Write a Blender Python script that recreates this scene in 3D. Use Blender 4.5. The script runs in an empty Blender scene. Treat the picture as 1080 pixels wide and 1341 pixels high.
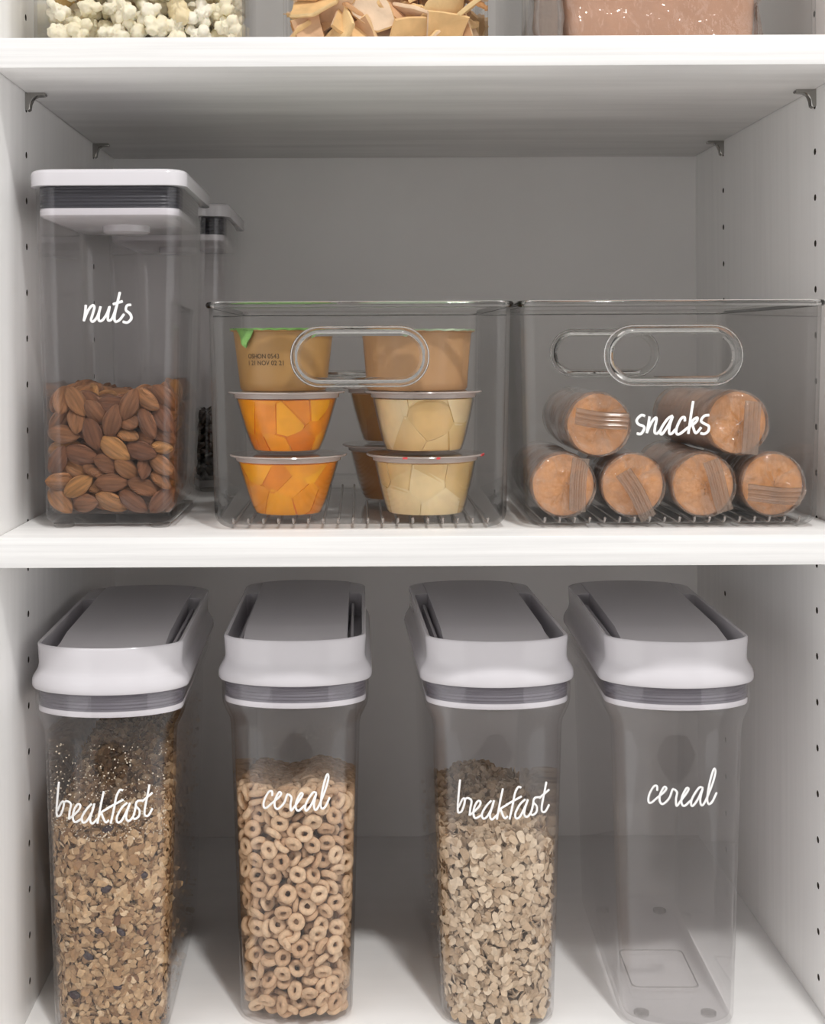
import bpy, bmesh, math, random
import numpy as np
from mathutils import Vector, Matrix, Euler, noise as mnoise

M = 0.001                      # everything below is written in millimetres
PI = math.pi
scene = bpy.context.scene
col = scene.collection

# ------------------------------------------------------------------ camera, light, exposure
FPX, VPX, VPY = 1768.0, 471.0, 451.0       # focal length and vanishing point in pixels of the 1080x1341 frame
CAM = (0.0, -850.0, 462.0)
cd = bpy.data.cameras.new('camera')
cam = bpy.data.objects.new('camera', cd)
col.objects.link(cam)
cd.sensor_fit = 'HORIZONTAL'
cd.sensor_width = 36.0
cd.lens = 36.0 * FPX / 1080.0
cd.shift_x = (540.0 - VPX) / 1080.0
cd.shift_y = -(670.5 - VPY) / 1080.0
cd.clip_start = 0.01
cam.location = [c * M for c in CAM]
cam.rotation_euler = (PI / 2, math.radians(0.25), 0)
scene.camera = cam

world = bpy.data.worlds.new('fill_light')  # even fill added to brighten the interior, entering by the open room sides
scene.world = world
world.use_nodes = True
world.node_tree.nodes['Background'].inputs[0].default_value = (1.0, 0.985, 0.98, 1)
world.node_tree.nodes['Background'].inputs[1].default_value = 1.45

def area(name, loc, aim, size, power, color=(1, 1, 1), shape='DISK'):
    ld = bpy.data.lights.new(name, 'AREA')
    ld.shape = shape
    ld.size = size
    ld.energy = power
    ld.color = color
    o = bpy.data.objects.new(name, ld)
    col.objects.link(o)
    o.location = loc
    d = Vector(aim) - Vector(loc)
    o.rotation_euler = d.to_track_quat('-Z', 'Y').to_euler()
    return o

area('ceiling_lamp', (0.42, -1.33, 2.4), (0.05, -0.20, 0.0), 0.16, 36.0, (1.0, 0.985, 0.965))

vs = scene.view_settings
vs.view_transform = 'Standard'
vs.look = 'None'
vs.gamma = 1.0
vs.use_curve_mapping = False
vs.exposure = -0.1
scene.cycles.transparent_max_bounces = 48
scene.cycles.max_bounces = 10
scene.cycles.diffuse_bounces = 7
scene.cycles.glossy_bounces = 5

# ------------------------------------------------------------------ materials
def new_mat(name):
    m = bpy.data.materials.new(name)
    m.use_nodes = True
    nt = m.node_tree
    nt.nodes.clear()
    out = nt.nodes.new('ShaderNodeOutputMaterial')
    return m, nt, out

def N(nt, typ, **kw):
    n = nt.nodes.new(typ)
    for k, v in kw.items():
        if k.startswith('i_'):
            key = k[2:]
            n.inputs[int(key) if key.isdigit() else key.replace('_', ' ')].default_value = v
        else:
            setattr(n, k, v)
    return n

def principled(name, color, rough=0.5, spec=0.5, noise=None, bump=None, ramp=None, rand=False, sss=0.0,
               metallic=0.0, coat=0.0, stretch=(1, 1, 1), grooves=None):
    """noise=(scale, amount) darkens/lightens; bump=(scale, strength, distance mm); ramp = list of (pos, rgb)"""
    m, nt, out = new_mat(name)
    b = N(nt, 'ShaderNodeBsdfPrincipled')
    b.inputs['Roughness'].default_value = rough
    b.inputs['Specular IOR Level'].default_value = spec
    b.inputs['Metallic'].default_value = metallic
    b.inputs['Coat Weight'].default_value = coat
    b.inputs['Base Color'].default_value = (*color, 1)
    if sss:
        b.inputs['Subsurface Weight'].default_value = sss
        b.inputs['Subsurface Radius'].default_value = (1.0, 0.6, 0.3)
        b.inputs['Subsurface Scale'].default_value = 0.004
    nt.links.new(b.outputs[0], out.inputs[0])
    tc = N(nt, 'ShaderNodeTexCoord')
    mp = N(nt, 'ShaderNodeMapping')
    mp.inputs['Scale'].default_value = stretch
    nt.links.new(tc.outputs['Object'], mp.inputs[0])
    src = None
    if ramp:
        cr = N(nt, 'ShaderNodeValToRGB')
        el = cr.color_ramp.elements
        while len(el) < len(ramp):
            el.new(0.5)
        for e, (p, c) in zip(el, ramp):
            e.position = p
            e.color = (*c, 1)
        if rand:
            oi = N(nt, 'ShaderNodeObjectInfo')
            ge = N(nt, 'ShaderNodeNewGeometry')
            ad = N(nt, 'ShaderNodeMath', operation='ADD')
            fr = N(nt, 'ShaderNodeMath', operation='FRACT')
            nt.links.new(oi.outputs['Random'], ad.inputs[0])
            nt.links.new(ge.outputs['Random Per Island'], ad.inputs[1])
            nt.links.new(ad.outputs[0], fr.inputs[0])
            nt.links.new(fr.outputs[0], cr.inputs[0])
        else:
            nz = N(nt, 'ShaderNodeTexNoise')
            nz.inputs['Scale'].default_value = noise[0]
            nz.inputs['Detail'].default_value = 5
            nt.links.new(mp.outputs[0], nz.inputs['Vector'])
            nt.links.new(nz.outputs[0], cr.inputs[0])
        src = cr.outputs[0]
    if noise and (rand or not ramp):
        nz = N(nt, 'ShaderNodeTexNoise')
        nz.inputs['Scale'].default_value = noise[0]
        nz.inputs['Detail'].default_value = 6
        nt.links.new(mp.outputs[0], nz.inputs['Vector'])
        mr = N(nt, 'ShaderNodeMapRange')
        mr.inputs[1].default_value = 0.3
        mr.inputs[2].default_value = 0.7
        mr.inputs[3].default_value = 1 - noise[1]
        mr.inputs[4].default_value = 1 + noise[1]
        nt.links.new(nz.outputs[0], mr.inputs[0])
        vm = N(nt, 'ShaderNodeVectorMath', operation='SCALE')
        if src is None:
            vm.inputs[0].default_value = color
        else:
            nt.links.new(src, vm.inputs[0])
        nt.links.new(mr.outputs[0], vm.inputs['Scale'])
        src = vm.outputs[0]
    if src is not None:
        nt.links.new(src, b.inputs['Base Color'])
    nrm = None
    if bump:
        nz = N(nt, 'ShaderNodeTexNoise')
        nz.inputs['Scale'].default_value = bump[0]
        nz.inputs['Detail'].default_value = 4
        nt.links.new(mp.outputs[0], nz.inputs['Vector'])
        bp = N(nt, 'ShaderNodeBump')
        bp.inputs['Strength'].default_value = bump[1]
        bp.inputs['Distance'].default_value = bump[2] * M
        nt.links.new(nz.outputs[0], bp.inputs['Height'])
        nt.links.new(bp.outputs[0], b.inputs['Normal'])
        nrm = bp
    if grooves:
        wv = N(nt, 'ShaderNodeTexWave', wave_type='BANDS', bands_direction='Y')
        wv.inputs['Scale'].default_value = grooves[0]
        wv.inputs['Distortion'].default_value = 5.0
        wv.inputs['Detail'].default_value = 2.0
        wv.inputs['Detail Scale'].default_value = 1.2
        nt.links.new(mp.outputs[0], wv.inputs['Vector'])
        bp = N(nt, 'ShaderNodeBump')
        bp.inputs['Strength'].default_value = grooves[1]
        bp.inputs['Distance'].default_value = grooves[2] * M
        nt.links.new(wv.outputs[1], bp.inputs['Height'])
        if nrm:
            nt.links.new(nrm.outputs[0], bp.inputs['Normal'])
        nt.links.new(bp.outputs[0], b.inputs['Normal'])
    return m

def clear(name, tint=(0.975, 0.972, 0.97), ior=1.45, rough=0.02, haze=0.0, haze_col=(0.6, 0.58, 0.56), gain=1.0,
          bump=None, edge=0.35, patch=0.0):
    """clear plastic: see-through with a fresnel gloss and, if asked, a little milky haze"""
    m, nt, out = new_mat(name)
    tr = N(nt, 'ShaderNodeBsdfTransparent')
    lw = N(nt, 'ShaderNodeLayerWeight')
    lw.inputs['Blend'].default_value = 0.5
    pw = N(nt, 'ShaderNodeMath', operation='POWER')
    pw.inputs[1].default_value = 3.5
    nt.links.new(lw.outputs['Facing'], pw.inputs[0])
    tm = N(nt, 'ShaderNodeMix', data_type='RGBA')
    tm.inputs['A'].default_value = (*tint, 1)
    tm.inputs['B'].default_value = (*[t_ * edge for t_ in tint], 1)
    nt.links.new(pw.outputs[0], tm.inputs['Factor'])
    nt.links.new(tm.outputs['Result'], tr.inputs[0])
    gl = N(nt, 'ShaderNodeBsdfGlossy')
    gl.inputs['Roughness'].default_value = rough
    gl.inputs['Color'].default_value = (1, 1, 1, 1)
    fr = N(nt, 'ShaderNodeFresnel')
    fr.inputs['IOR'].default_value = ior
    geo = N(nt, 'ShaderNodeNewGeometry')
    # seen from inside the wall the ratio is turned round: keep the same fresnel on both faces
    iv = N(nt, 'ShaderNodeMath', operation='DIVIDE')
    iv.inputs[0].default_value = 1.0
    iv.inputs[1].default_value = ior
    mxr = N(nt, 'ShaderNodeMix', data_type='FLOAT')
    mxr.inputs['A'].default_value = ior
    mxr.inputs['B'].default_value = 1.0 / ior
    nt.links.new(geo.outputs['Backfacing'], mxr.inputs['Factor'])
    nt.links.new(mxr.outputs[0], fr.inputs['IOR'])
    gn = N(nt, 'ShaderNodeMath', operation='MULTIPLY', use_clamp=True)
    gn.inputs[1].default_value = gain
    nt.links.new(fr.outputs[0], gn.inputs[0])
    mix = N(nt, 'ShaderNodeMixShader')
    nt.links.new(gn.outputs[0], mix.inputs[0])
    base = tr
    if haze > 0:
        df = N(nt, 'ShaderNodeBsdfDiffuse')
        df.inputs[0].default_value = (*haze_col, 1)
        hz = N(nt, 'ShaderNodeMixShader')
        hz.inputs[0].default_value = haze
        nt.links.new(tr.outputs[0], hz.inputs[1])
        nt.links.new(df.outputs[0], hz.inputs[2])
        base = hz
        if patch:                                       # film lies in uneven layers
            tcp = N(nt, 'ShaderNodeTexCoord')
            pz = N(nt, 'ShaderNodeTexNoise')
            pz.inputs['Scale'].default_value = patch
            pz.inputs['Detail'].default_value = 3
            pz.inputs['Distortion'].default_value = 1.2
            nt.links.new(tcp.outputs['Object'], pz.inputs['Vector'])
            pr = N(nt, 'ShaderNodeMapRange')
            pr.inputs[1].default_value = 0.42
            pr.inputs[2].default_value = 0.62
            pr.inputs[3].default_value = 0.02
            pr.inputs[4].default_value = haze
            nt.links.new(pz.outputs[0], pr.inputs[0])
            nt.links.new(pr.outputs[0], hz.inputs[0])
    if bump:
        tc = N(nt, 'ShaderNodeTexCoord')
        nz = N(nt, 'ShaderNodeTexNoise')
        nz.inputs['Scale'].default_value = bump[0]
        nz.inputs['Detail'].default_value = 4
        nt.links.new(tc.outputs['Object'], nz.inputs['Vector'])
        bp = N(nt, 'ShaderNodeBump')
        bp.inputs['Strength'].default_value = bump[1]
        bp.inputs['Distance'].default_value = bump[2] * M
        nt.links.new(nz.outputs[0], bp.inputs['Height'])
        nt.links.new(bp.outputs[0], gl.inputs['Normal'])
    nt.links.new(base.outputs[0], mix.inputs[1])
    nt.links.new(gl.outputs[0], mix.inputs[2])
    nt.links.new(mix.outputs[0], out.inputs[0])
    return m

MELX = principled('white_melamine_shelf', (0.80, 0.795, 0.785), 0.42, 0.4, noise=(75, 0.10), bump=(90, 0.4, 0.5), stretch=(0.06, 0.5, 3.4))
MELF = principled('white_melamine_base', (0.90, 0.892, 0.882), 0.42, 0.4, noise=(60, 0.015), stretch=(0.10, 1, 3.2))
MELZ = principled('white_melamine_side', (0.90, 0.892, 0.882), 0.42, 0.4, noise=(60, 0.03), bump=(90, 0.18, 0.3), stretch=(1, 2.2, 0.10))
BACKM = principled('back_panel_white', (0.90, 0.892, 0.882), 0.5, 0.35, noise=(14, 0.015))
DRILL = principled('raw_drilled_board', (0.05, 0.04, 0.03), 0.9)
BLOCKM = principled('dim_blocker_grey', (0.32, 0.315, 0.31), 0.8, 0.2, noise=(3, 0.02))  # kept dim for the added wall that cuts haze on the plastic
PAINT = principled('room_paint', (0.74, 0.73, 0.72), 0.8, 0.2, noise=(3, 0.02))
FLOORM = principled('room_floor', (0.72, 0.70, 0.68), 0.6, 0.3, noise=(6, 0.1))
STEEL = principled('nickel_steel', (0.36, 0.35, 0.33), 0.22, metallic=1.0)
RIBM = principled('grey_rib_plastic', (0.42, 0.39, 0.37), 0.22, 0.6, metallic=0.6)
LIDW = principled('white_lid_plastic', (0.66, 0.64, 0.67), 0.12, 0.5, noise=(30, 0.006))
DOORW = principled('white_flap_plastic', (0.64, 0.62, 0.65), 0.28, 0.5, noise=(30, 0.006))
SEALG = principled('grey_silicone', (0.16, 0.15, 0.175), 0.35, 0.5, noise=(20, 0.06), bump=(900, 0.3, 0.3), stretch=(0.02, 0.02, 1))
SEALN = principled('navy_silicone', (0.014, 0.014, 0.024), 0.42, 0.5, noise=(20, 0.1), bump=(700, 0.3, 0.3), stretch=(0.02, 0.02, 1))
VINYL = principled('white_vinyl', (0.93, 0.93, 0.92), 0.5, 0.3, noise=(40, 0.01))
CLEAR = clear('clear_acrylic', (0.99, 0.986, 0.988), 1.40, edge=0.85)
CLEARB = clear('clear_bin_plastic', (0.993, 0.991, 0.989), 1.28, edge=0.5)
CLEART = clear('clear_thick_rim', (0.93, 0.925, 0.92), 1.5, gain=1.5, edge=0.2)
def glass(name, color=(0.97, 0.97, 0.965), ior=1.46, rough=0.0):
    m, nt, out = new_mat(name)
    g = N(nt, 'ShaderNodeBsdfGlass')
    g.inputs['Color'].default_value = (*color, 1)
    g.inputs['IOR'].default_value = ior
    g.inputs['Roughness'].default_value = rough
    nt.links.new(g.outputs[0], out.inputs[0])
    return m
GLASSR = glass('thick_clear_rim', ior=1.5)
CUPM = clear('clear_cup_plastic', (0.995, 0.99, 0.985), 1.22, 0.05, edge=0.85)
CUPRIM = clear('milky_cup_rim', (0.93, 0.91, 0.90), 1.45, 0.12, haze=0.40, haze_col=(0.88, 0.78, 0.73))
FILMC = clear('clear_wrapper_film', (0.95, 0.93, 0.91), 1.5, 0.07, haze=0.38, haze_col=(0.50, 0.36, 0.27), gain=2.0, bump=(170, 1.0, 4.0), edge=.7, patch=45)
FILMK = clear('crimped_film', (0.90, 0.86, 0.82), 1.5, 0.12, haze=0.30, haze_col=(0.42, 0.31, 0.24), gain=1.5, edge=.6)
FILMP = clear('bag_film', (0.96, 0.95, 0.94), 1.5, 0.06, haze=0.10, haze_col=(0.6, 0.5, 0.45), gain=1.8, bump=(60, 1.0, 5.0), edge=.7)
FILML = clear('lid_film', (0.98, 0.97, 0.96), 1.3, 0.05, edge=.8)
FILMB = clear('greyed_wrapper_film', (0.85, 0.82, 0.79), 1.5, 0.16, haze=0.42, haze_col=(0.42, 0.35, 0.31), gain=1.4, bump=(70, 0.8, 2.0))
ALM = principled('almond_skin', (0.3, 0.13, 0.05), 0.42, 0.45, noise=(220, 0.38), ramp=[(0.0, (0.23, 0.095, 0.05)), (0.45, (0.36, 0.16, 0.075)), (0.8, (0.46, 0.21, 0.085)), (1.0, (0.60, 0.29, 0.10))], rand=True, stretch=(0.22, 2.2, 1), grooves=(330, 0.9, 0.8))
RING = principled('toasted_oat_ring', (0.6, 0.42, 0.26), 0.75, 0.25, noise=(380, 0.16), ramp=[(0.0, (0.52, 0.335, 0.20)), (0.6, (0.64, 0.45, 0.285)), (1.0, (0.72, 0.53, 0.35))], rand=True, bump=(420, 0.6, 0.5))
OAT = principled('rolled_oat', (0.6, 0.45, 0.3), 0.8, 0.2, noise=(300, 0.13), ramp=[(0.0, (0.47, 0.34, 0.22)), (0.55, (0.63, 0.49, 0.34)), (1.0, (0.74, 0.61, 0.45))], rand=True, bump=(300, 0.4, 0.5))
GRAN = principled('granola_flake', (0.4, 0.25, 0.12), 0.7, 0.3, noise=(300, 0.2), ramp=[(0.0, (0.15, 0.07, 0.035)), (0.08, (0.30, 0.17, 0.08)), (0.5, (0.44, 0.28, 0.145)), (0.85, (0.56, 0.38, 0.21)), (1.0, (0.70, 0.53, 0.34))], rand=True, bump=(300, 0.5, 0.5))
RAISIN = principled('dark_raisin', (0.035, 0.02, 0.025), 0.45, 0.4, noise=(200, 0.3), bump=(350, 0.7, 1.0))
CRUMB = principled('pale_crumb', (0.72, 0.62, 0.48), 0.8, 0.2, noise=(300, 0.15))
POPM = principled('white_popcorn', (0.88, 0.83, 0.66), 0.7, 0.3, noise=(60, 0.05), ramp=[(0.0, (0.90, 0.86, 0.74)), (0.86, (0.86, 0.79, 0.58)), (0.93, (0.74, 0.55, 0.26)), (1.0, (0.70, 0.48, 0.2))], rand=True, bump=(160, 0.7, 1.2), sss=0.15)
CHIP = principled('baked_pita_chip', (0.78, 0.56, 0.32), 0.75, 0.25, noise=(70, 0.16), ramp=[(0.0, (0.80, 0.58, 0.30)), (0.5, (0.72, 0.46, 0.21)), (0.75, (0.76, 0.58, 0.42)), (1.0, (0.55, 0.27, 0.10))], rand=True, bump=(130, 0.6, 1.2))
BISC = principled('tan_biscuit', (0.78, 0.39, 0.165), 0.7, 0.25, noise=(90, 0.12), bump=(160, 0.5, 1.0))
PEACH = principled('orange_peach', (0.95, 0.33, 0.006), 0.35, 0.5, noise=(90, 0.12), ramp=[(0.0, (0.84, 0.24, 0.002)), (0.5, (0.93, 0.33, 0.003)), (1.0, (1.0, 0.44, 0.006))], rand=True, sss=0.25)
PEACHS = principled('peach_syrup', (0.80, 0.20, 0.002), 0.3, 0.5, noise=(40, 0.08))
PEAR = principled('pale_pear', (0.82, 0.60, 0.30), 0.35, 0.5, noise=(90, 0.08), ramp=[(0.0, (0.70, 0.47, 0.20)), (0.5, (0.80, 0.60, 0.30)), (1.0, (0.88, 0.71, 0.44))], rand=True, sss=0.25)
PEARS = principled('pear_syrup', (0.66, 0.45, 0.18), 0.3, 0.5, noise=(40, 0.08))
AMBER = principled('amber_mandarin', (0.62, 0.28, 0.05), 0.35, 0.5, noise=(60, 0.08), ramp=[(0.0, (0.52, 0.24, 0.045)), (1.0, (0.66, 0.36, 0.09))], rand=True, sss=0.2)
AMBERS = principled('amber_syrup', (0.46, 0.20, 0.03), 0.3, 0.5, noise=(40, 0.08))
SAUCE = principled('brown_applesauce_cup', (0.39, 0.22, 0.075), 0.35, 0.4, noise=(25, 0.07), sss=0.1)
SAUCEP = principled('pinkish_applesauce_cup', (0.45, 0.26, 0.125), 0.35, 0.4, noise=(25, 0.07), sss=0.1)
FOIL = principled('green_foil', (0.16, 0.34, 0.08), 0.3, 0.6, noise=(160, 0.35), bump=(200, 0.5, 1.0), metallic=0.35)
FOILP = principled('pale_green_foil', (0.42, 0.52, 0.36), 0.3, 0.6, noise=(120, 0.15), metallic=0.4)
INK = principled('brown_ink', (0.07, 0.045, 0.02), 0.7, noise=(300, 0.3))
REDINK = principled('red_ink', (0.70, 0.06, 0.07), 0.5, noise=(300, 0.2))
DARKF = principled('dark_beans', (0.018, 0.014, 0.012), 0.35, 0.5, noise=(200, 0.3))
POUCH = principled('pinkish_tan_mix', (0.56, 0.31, 0.19), 0.75, 0.25, noise=(50, 0.06), bump=(400, 0.3, 0.5))
FOILB = principled('brown_packet_foil', (0.24, 0.15, 0.09), 0.25, 0.6, noise=(80, 0.25), bump=(90, 0.8, 2.5), metallic=0.5)

# ------------------------------------------------------------------ mesh helpers
def finish(me, mat, smooth=True, angle=38):
    mats = mat if isinstance(mat, (list, tuple)) else [mat]
    for m in mats:
        me.materials.append(m)
    if smooth:
        me.shade_smooth()
        if angle < 180:
            me.set_sharp_from_angle(angle=math.radians(angle))
    return me

def mesh(name, verts, faces, mat, smooth=True, angle=38, fix=True):
    me = bpy.data.meshes.new(name)
    me.from_pydata([(v[0] * M, v[1] * M, v[2] * M) for v in verts], [], faces)
    if fix:
        bm = bmesh.new()
        bm.from_mesh(me)
        bmesh.ops.recalc_face_normals(bm, faces=bm.faces)
        bm.to_mesh(me)
        bm.free()
    me.update()
    return finish(me, mat, smooth, angle)

def obj(name, me, parent=None, loc=(0, 0, 0), rot=(0, 0, 0)):
    o = bpy.data.objects.new(name, me)
    col.objects.link(o)
    o.location = [c * M for c in loc]
    o.rotation_euler = rot
    o.parent = parent
    return o

def tag(o, label=None, cat=None, group=None, kind=None):
    if label: o['label'] = label
    if cat: o['category'] = cat
    if group: o['group'] = group
    if kind: o['kind'] = kind
    return o

def thing(name, label, cat, loc=(0, 0, 0), rz=0.0, group=None):
    return tag(obj(name, None, None, loc, (0, 0, rz)), label, cat, group)

def loft(loops, cap0=True, cap1=True, closed=True):
    """loops: equal-length rings of points -> verts, faces"""
    n = len(loops[0])
    V = [tuple(p) for lp in loops for p in lp]
    F = []
    for k in range(len(loops) - 1):
        a, b = k * n, (k + 1) * n
        for i in range(n if closed else n - 1):
            j = (i + 1) % n
            F.append((a + i, a + j, b + j, b + i))
    if cap0: F.append(tuple(reversed(range(n))))
    if cap1: F.append(tuple(range((len(loops) - 1) * n, len(loops) * n)))
    return V, F

def rrect(hw, hd, r, z, n=6):
    r = min(r, hw - .01, hd - .01)
    P = []
    for cx, cy, a0 in ((hw - r, hd - r, 0), (-hw + r, hd - r, 90), (-hw + r, -hd + r, 180), (hw - r, -hd + r, 270)):
        for i in range(n + 1):
            a = math.radians(a0 + 90 * i / n)
            P.append((cx + r * math.cos(a), cy + r * math.sin(a), z))
    return P

def stad(a, b, L, z, n=28):
    """straight sides, half-elliptic ends"""
    P = []
    for i in range(n + 1):
        t = PI * i / n
        P.append((a * math.cos(t), L + b * math.sin(t), z))
    for i in range(n + 1):
        t = PI + PI * i / n
        P.append((a * math.cos(t), -L + b * math.sin(t), z))
    return P

def circ(r, z, n=40, cx=0, cy=0):
    return [(cx + r * math.cos(2 * PI * i / n), cy + r * math.sin(2 * PI * i / n), z) for i in range(n)]

def box(x0, x1, y0, y1, z0, z1):
    V = [(x, y, z) for z in (z0, z1) for y in (y0, y1) for x in (x0, x1)]
    F = [(0, 2, 3, 1), (4, 5, 7, 6), (0, 1, 5, 4), (2, 6, 7, 3), (0, 4, 6, 2), (1, 3, 7, 5)]
    return V, F

def join(parts):
    V, F = [], []
    for v, f in parts:
        o = len(V)
        V += list(v)
        F += [tuple(i + o for i in q) for q in f]
    return V, F

def bevel_box(name, x0, x1, y0, y1, z0, z1, mat, r=1.0, seg=2):
    V, F = box(x0, x1, y0, y1, z0, z1)
    me = bpy.data.meshes.new(name)
    me.from_pydata([(a * M, b * M, c * M) for a, b, c in V], [], F)
    bm = bmesh.new()
    bm.from_mesh(me)
    bmesh.ops.recalc_face_normals(bm, faces=bm.faces)
    bmesh.ops.bevel(bm, geom=bm.edges[:], offset=r * M, segments=seg, affect='EDGES', profile=0.5)
    bm.to_mesh(me)
    bm.free()
    return finish(me, mat, True, 40)

def tube(path, r, n=8, closed=False, squash=None):
    """tube along a polyline; squash = (axis index, factor) flattens it along a world axis"""
    P = [Vector(p) for p in path]
    loops = []
    prev = None
    m = len(P)
    for i in range(m):
        if closed:
            t = P[(i + 1) % m] - P[i - 1]
        else:
            t = P[min(i + 1, m - 1)] - P[max(i - 1, 0)]
        if t.length < 1e-9: t = Vector((0, 0, 1))
        t.normalize()
        if prev is None:
            u = t.orthogonal().normalized()
        else:
            u = (prev - t * prev.dot(t))
            u = u.normalized() if u.length > 1e-6 else t.orthogonal().normalized()
        prev = u
        w = t.cross(u)
        ring = []
        for k in range(n):
            a = 2 * PI * k / n
            off = u * (math.cos(a) * r) + w * (math.sin(a) * r)
            if squash: off[squash[0]] *= squash[1]
            ring.append(tuple(P[i] + off))
        loops.append(ring)
    if closed:
        loops.append(loops[0])
        return loft(loops, False, False)
    return loft(loops, True, True)

def catmull(pts, sub=7):
    if len(pts) < 3:
        return [tuple(p) for p in pts]
    P = [np.array(p, float) for p in pts]
    P = [2 * P[0] - P[1]] + P + [2 * P[-1] - P[-2]]
    out = []
    for i in range(1, len(P) - 2):
        for k in range(sub):
            t = k / sub
            out.append(0.5 * (2 * P[i] + (P[i + 1] - P[i - 1]) * t + (2 * P[i - 1] - 5 * P[i] + 4 * P[i + 1] - P[i + 2]) * t * t
                              + (3 * P[i] - P[i - 1] - 3 * P[i + 1] + P[i + 2]) * t ** 3))
    out.append(P[-2])
    return out

def baked(o):
    """mesh of an object with its modifiers applied"""
    dg = bpy.context.evaluated_depsgraph_get()
    return bpy.data.meshes.new_from_object(o.evaluated_get(dg))

def px(x, y, Y):
    """pixel of the photograph -> point on the vertical plane at depth Y"""
    s = FPX / (Y - CAM[1])
    return ((x - VPX) / s, Y, CAM[2] - (y - VPY) / s)

# ------------------------------------------------------------------ the cabinet
XL, XR, YB = -230.5, 316.0, 418.0
Z_MID, Z_TOP, TH = 341.0, 656.0, 19.0
Z_LO, Z_HI = -19.0, 980.0

def side_panel(name, x, sgn):
    """side panel with two columns of drilled peg holes; sgn = direction in which the board's body lies"""
    V, F, D = [], [], []
    y_cols = (86.0, 322.0)
    zs = [-10 + 31.8 * k for k in range(1, 31)]
    half = 6.0
    def q(pts, lst):
        o = len(V)
        V.extend(pts)
        lst.append(tuple(range(o, o + len(pts))))
    ys = [0.0]
    for yc in y_cols: ys += [yc - half, yc + half]
    ys.append(YB + 8)
    for a, b in ((0, 1), (2, 3), (4, 5)):
        q([(x, ys[a], Z_LO), (x, ys[b], Z_LO), (x, ys[b], Z_HI), (x, ys[a], Z_HI)], F)
    for yc in y_cols:
        zprev = Z_LO
        for zc in zs:
            q([(x, yc - half, zprev), (x, yc + half, zprev), (x, yc + half, zc - half), (x, yc - half, zc - half)], F)
            zprev = zc + half
            outer = [(half * c, half * s) for c, s in ((1, 0), (1, 1), (0, 1), (-1, 1), (-1, 0), (-1, -1), (0, -1), (1, -1))]
            inner = [(2.4 * math.cos(PI / 4 * k), 2.4 * math.sin(PI / 4 * k)) for k in range(8)]
            for k in range(8):
                j = (k + 1) % 8
                q([(x, yc + outer[k][0], zc + outer[k][1]), (x, yc + outer[j][0], zc + outer[j][1]),
                   (x, yc + inner[j][0], zc + inner[j][1]), (x, yc + inner[k][0], zc + inner[k][1])], F)
                q([(x, yc + inner[k][0], zc + inner[k][1]), (x, yc + inner[j][0], zc + inner[j][1]),
                   (x + sgn * 11, yc + inner[j][0], zc + inner[j][1]), (x + sgn * 11, yc + inner[k][0], zc + inner[k][1])], D)
            q([(x + sgn * 11, yc + i0, zc + i1) for i0, i1 in inner], D)
        q([(x, yc - half, zprev), (x, yc + half, zprev), (x, yc + half, Z_HI), (x, yc - half, Z_HI)], F)
    xo = x + sgn * TH
    q([(x, 0, Z_LO), (x, 0, Z_HI), (xo, 0, Z_HI), (xo, 0, Z_LO)], F)
    q([(x, YB + 8, Z_LO), (x, YB + 8, Z_HI), (xo, YB + 8, Z_HI), (xo, YB + 8, Z_LO)], F)
    q([(xo, 0, Z_LO), (xo, 0, Z_HI), (xo, YB + 8, Z_HI), (xo, YB + 8, Z_LO)], F)
    q([(x, 0, Z_LO), (xo, 0, Z_LO), (xo, YB + 8, Z_LO), (x, YB + 8, Z_LO)], F)
    q([(x, 0, Z_HI), (xo, 0, Z_HI), (xo, YB + 8, Z_HI), (x, YB + 8, Z_HI)], F)
    me = bpy.data.meshes.new(name)
    me.from_pydata([(a * M, b * M, c * M) for a, b, c in V], [], F + D)
    for i, p in enumerate(me.polygons):
        p.material_index = 0 if i < len(F) else 1
    bm = bmesh.new(); bm.from_mesh(me)
    bmesh.ops.remove_doubles(bm, verts=bm.verts, dist=1e-6)
    bmesh.ops.recalc_face_normals(bm, faces=bm.faces)
    bm.to_mesh(me); bm.free()
    finish(me, [MELZ, DRILL], False)
    return tag(obj(name, me), kind='structure')

side_panel('wall_left', XL, -1)
side_panel('wall_right', XR, 1)
tag(obj('wall_back', mesh('wall_back', *box(XL - 10, XR + 10, YB, YB + 8, Z_LO, Z_HI), BACKM, False)), kind='structure')
tag(obj('floor', bevel_box('floor', XL, XR, 0, YB, -TH, 0, MELF, 0.7)), kind='structure')
tag(obj('ceiling', bevel_box('ceiling', XL, XR, 0, YB, 950, 969, MELX, 0.7)), kind='structure')
sh = obj('cabinet_shelf', bevel_box('shelf', XL + .6, XR - .6, 0, YB - 1, Z_MID - TH, Z_MID, MELX, 0.8))
tag(sh, 'white wood-grain shelf board carrying the nuts container and the two handled bins', 'shelf', 'white shelf boards')
sh = obj('cabinet_shelf', bevel_box('shelf', XL + .6, XR - .6, 0, YB - 1, Z_TOP - TH, Z_TOP, MELX, 0.8))
tag(sh, 'white wood-grain shelf board carrying popcorn and pita chips above the metal pins', 'shelf', 'white shelf boards')

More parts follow.
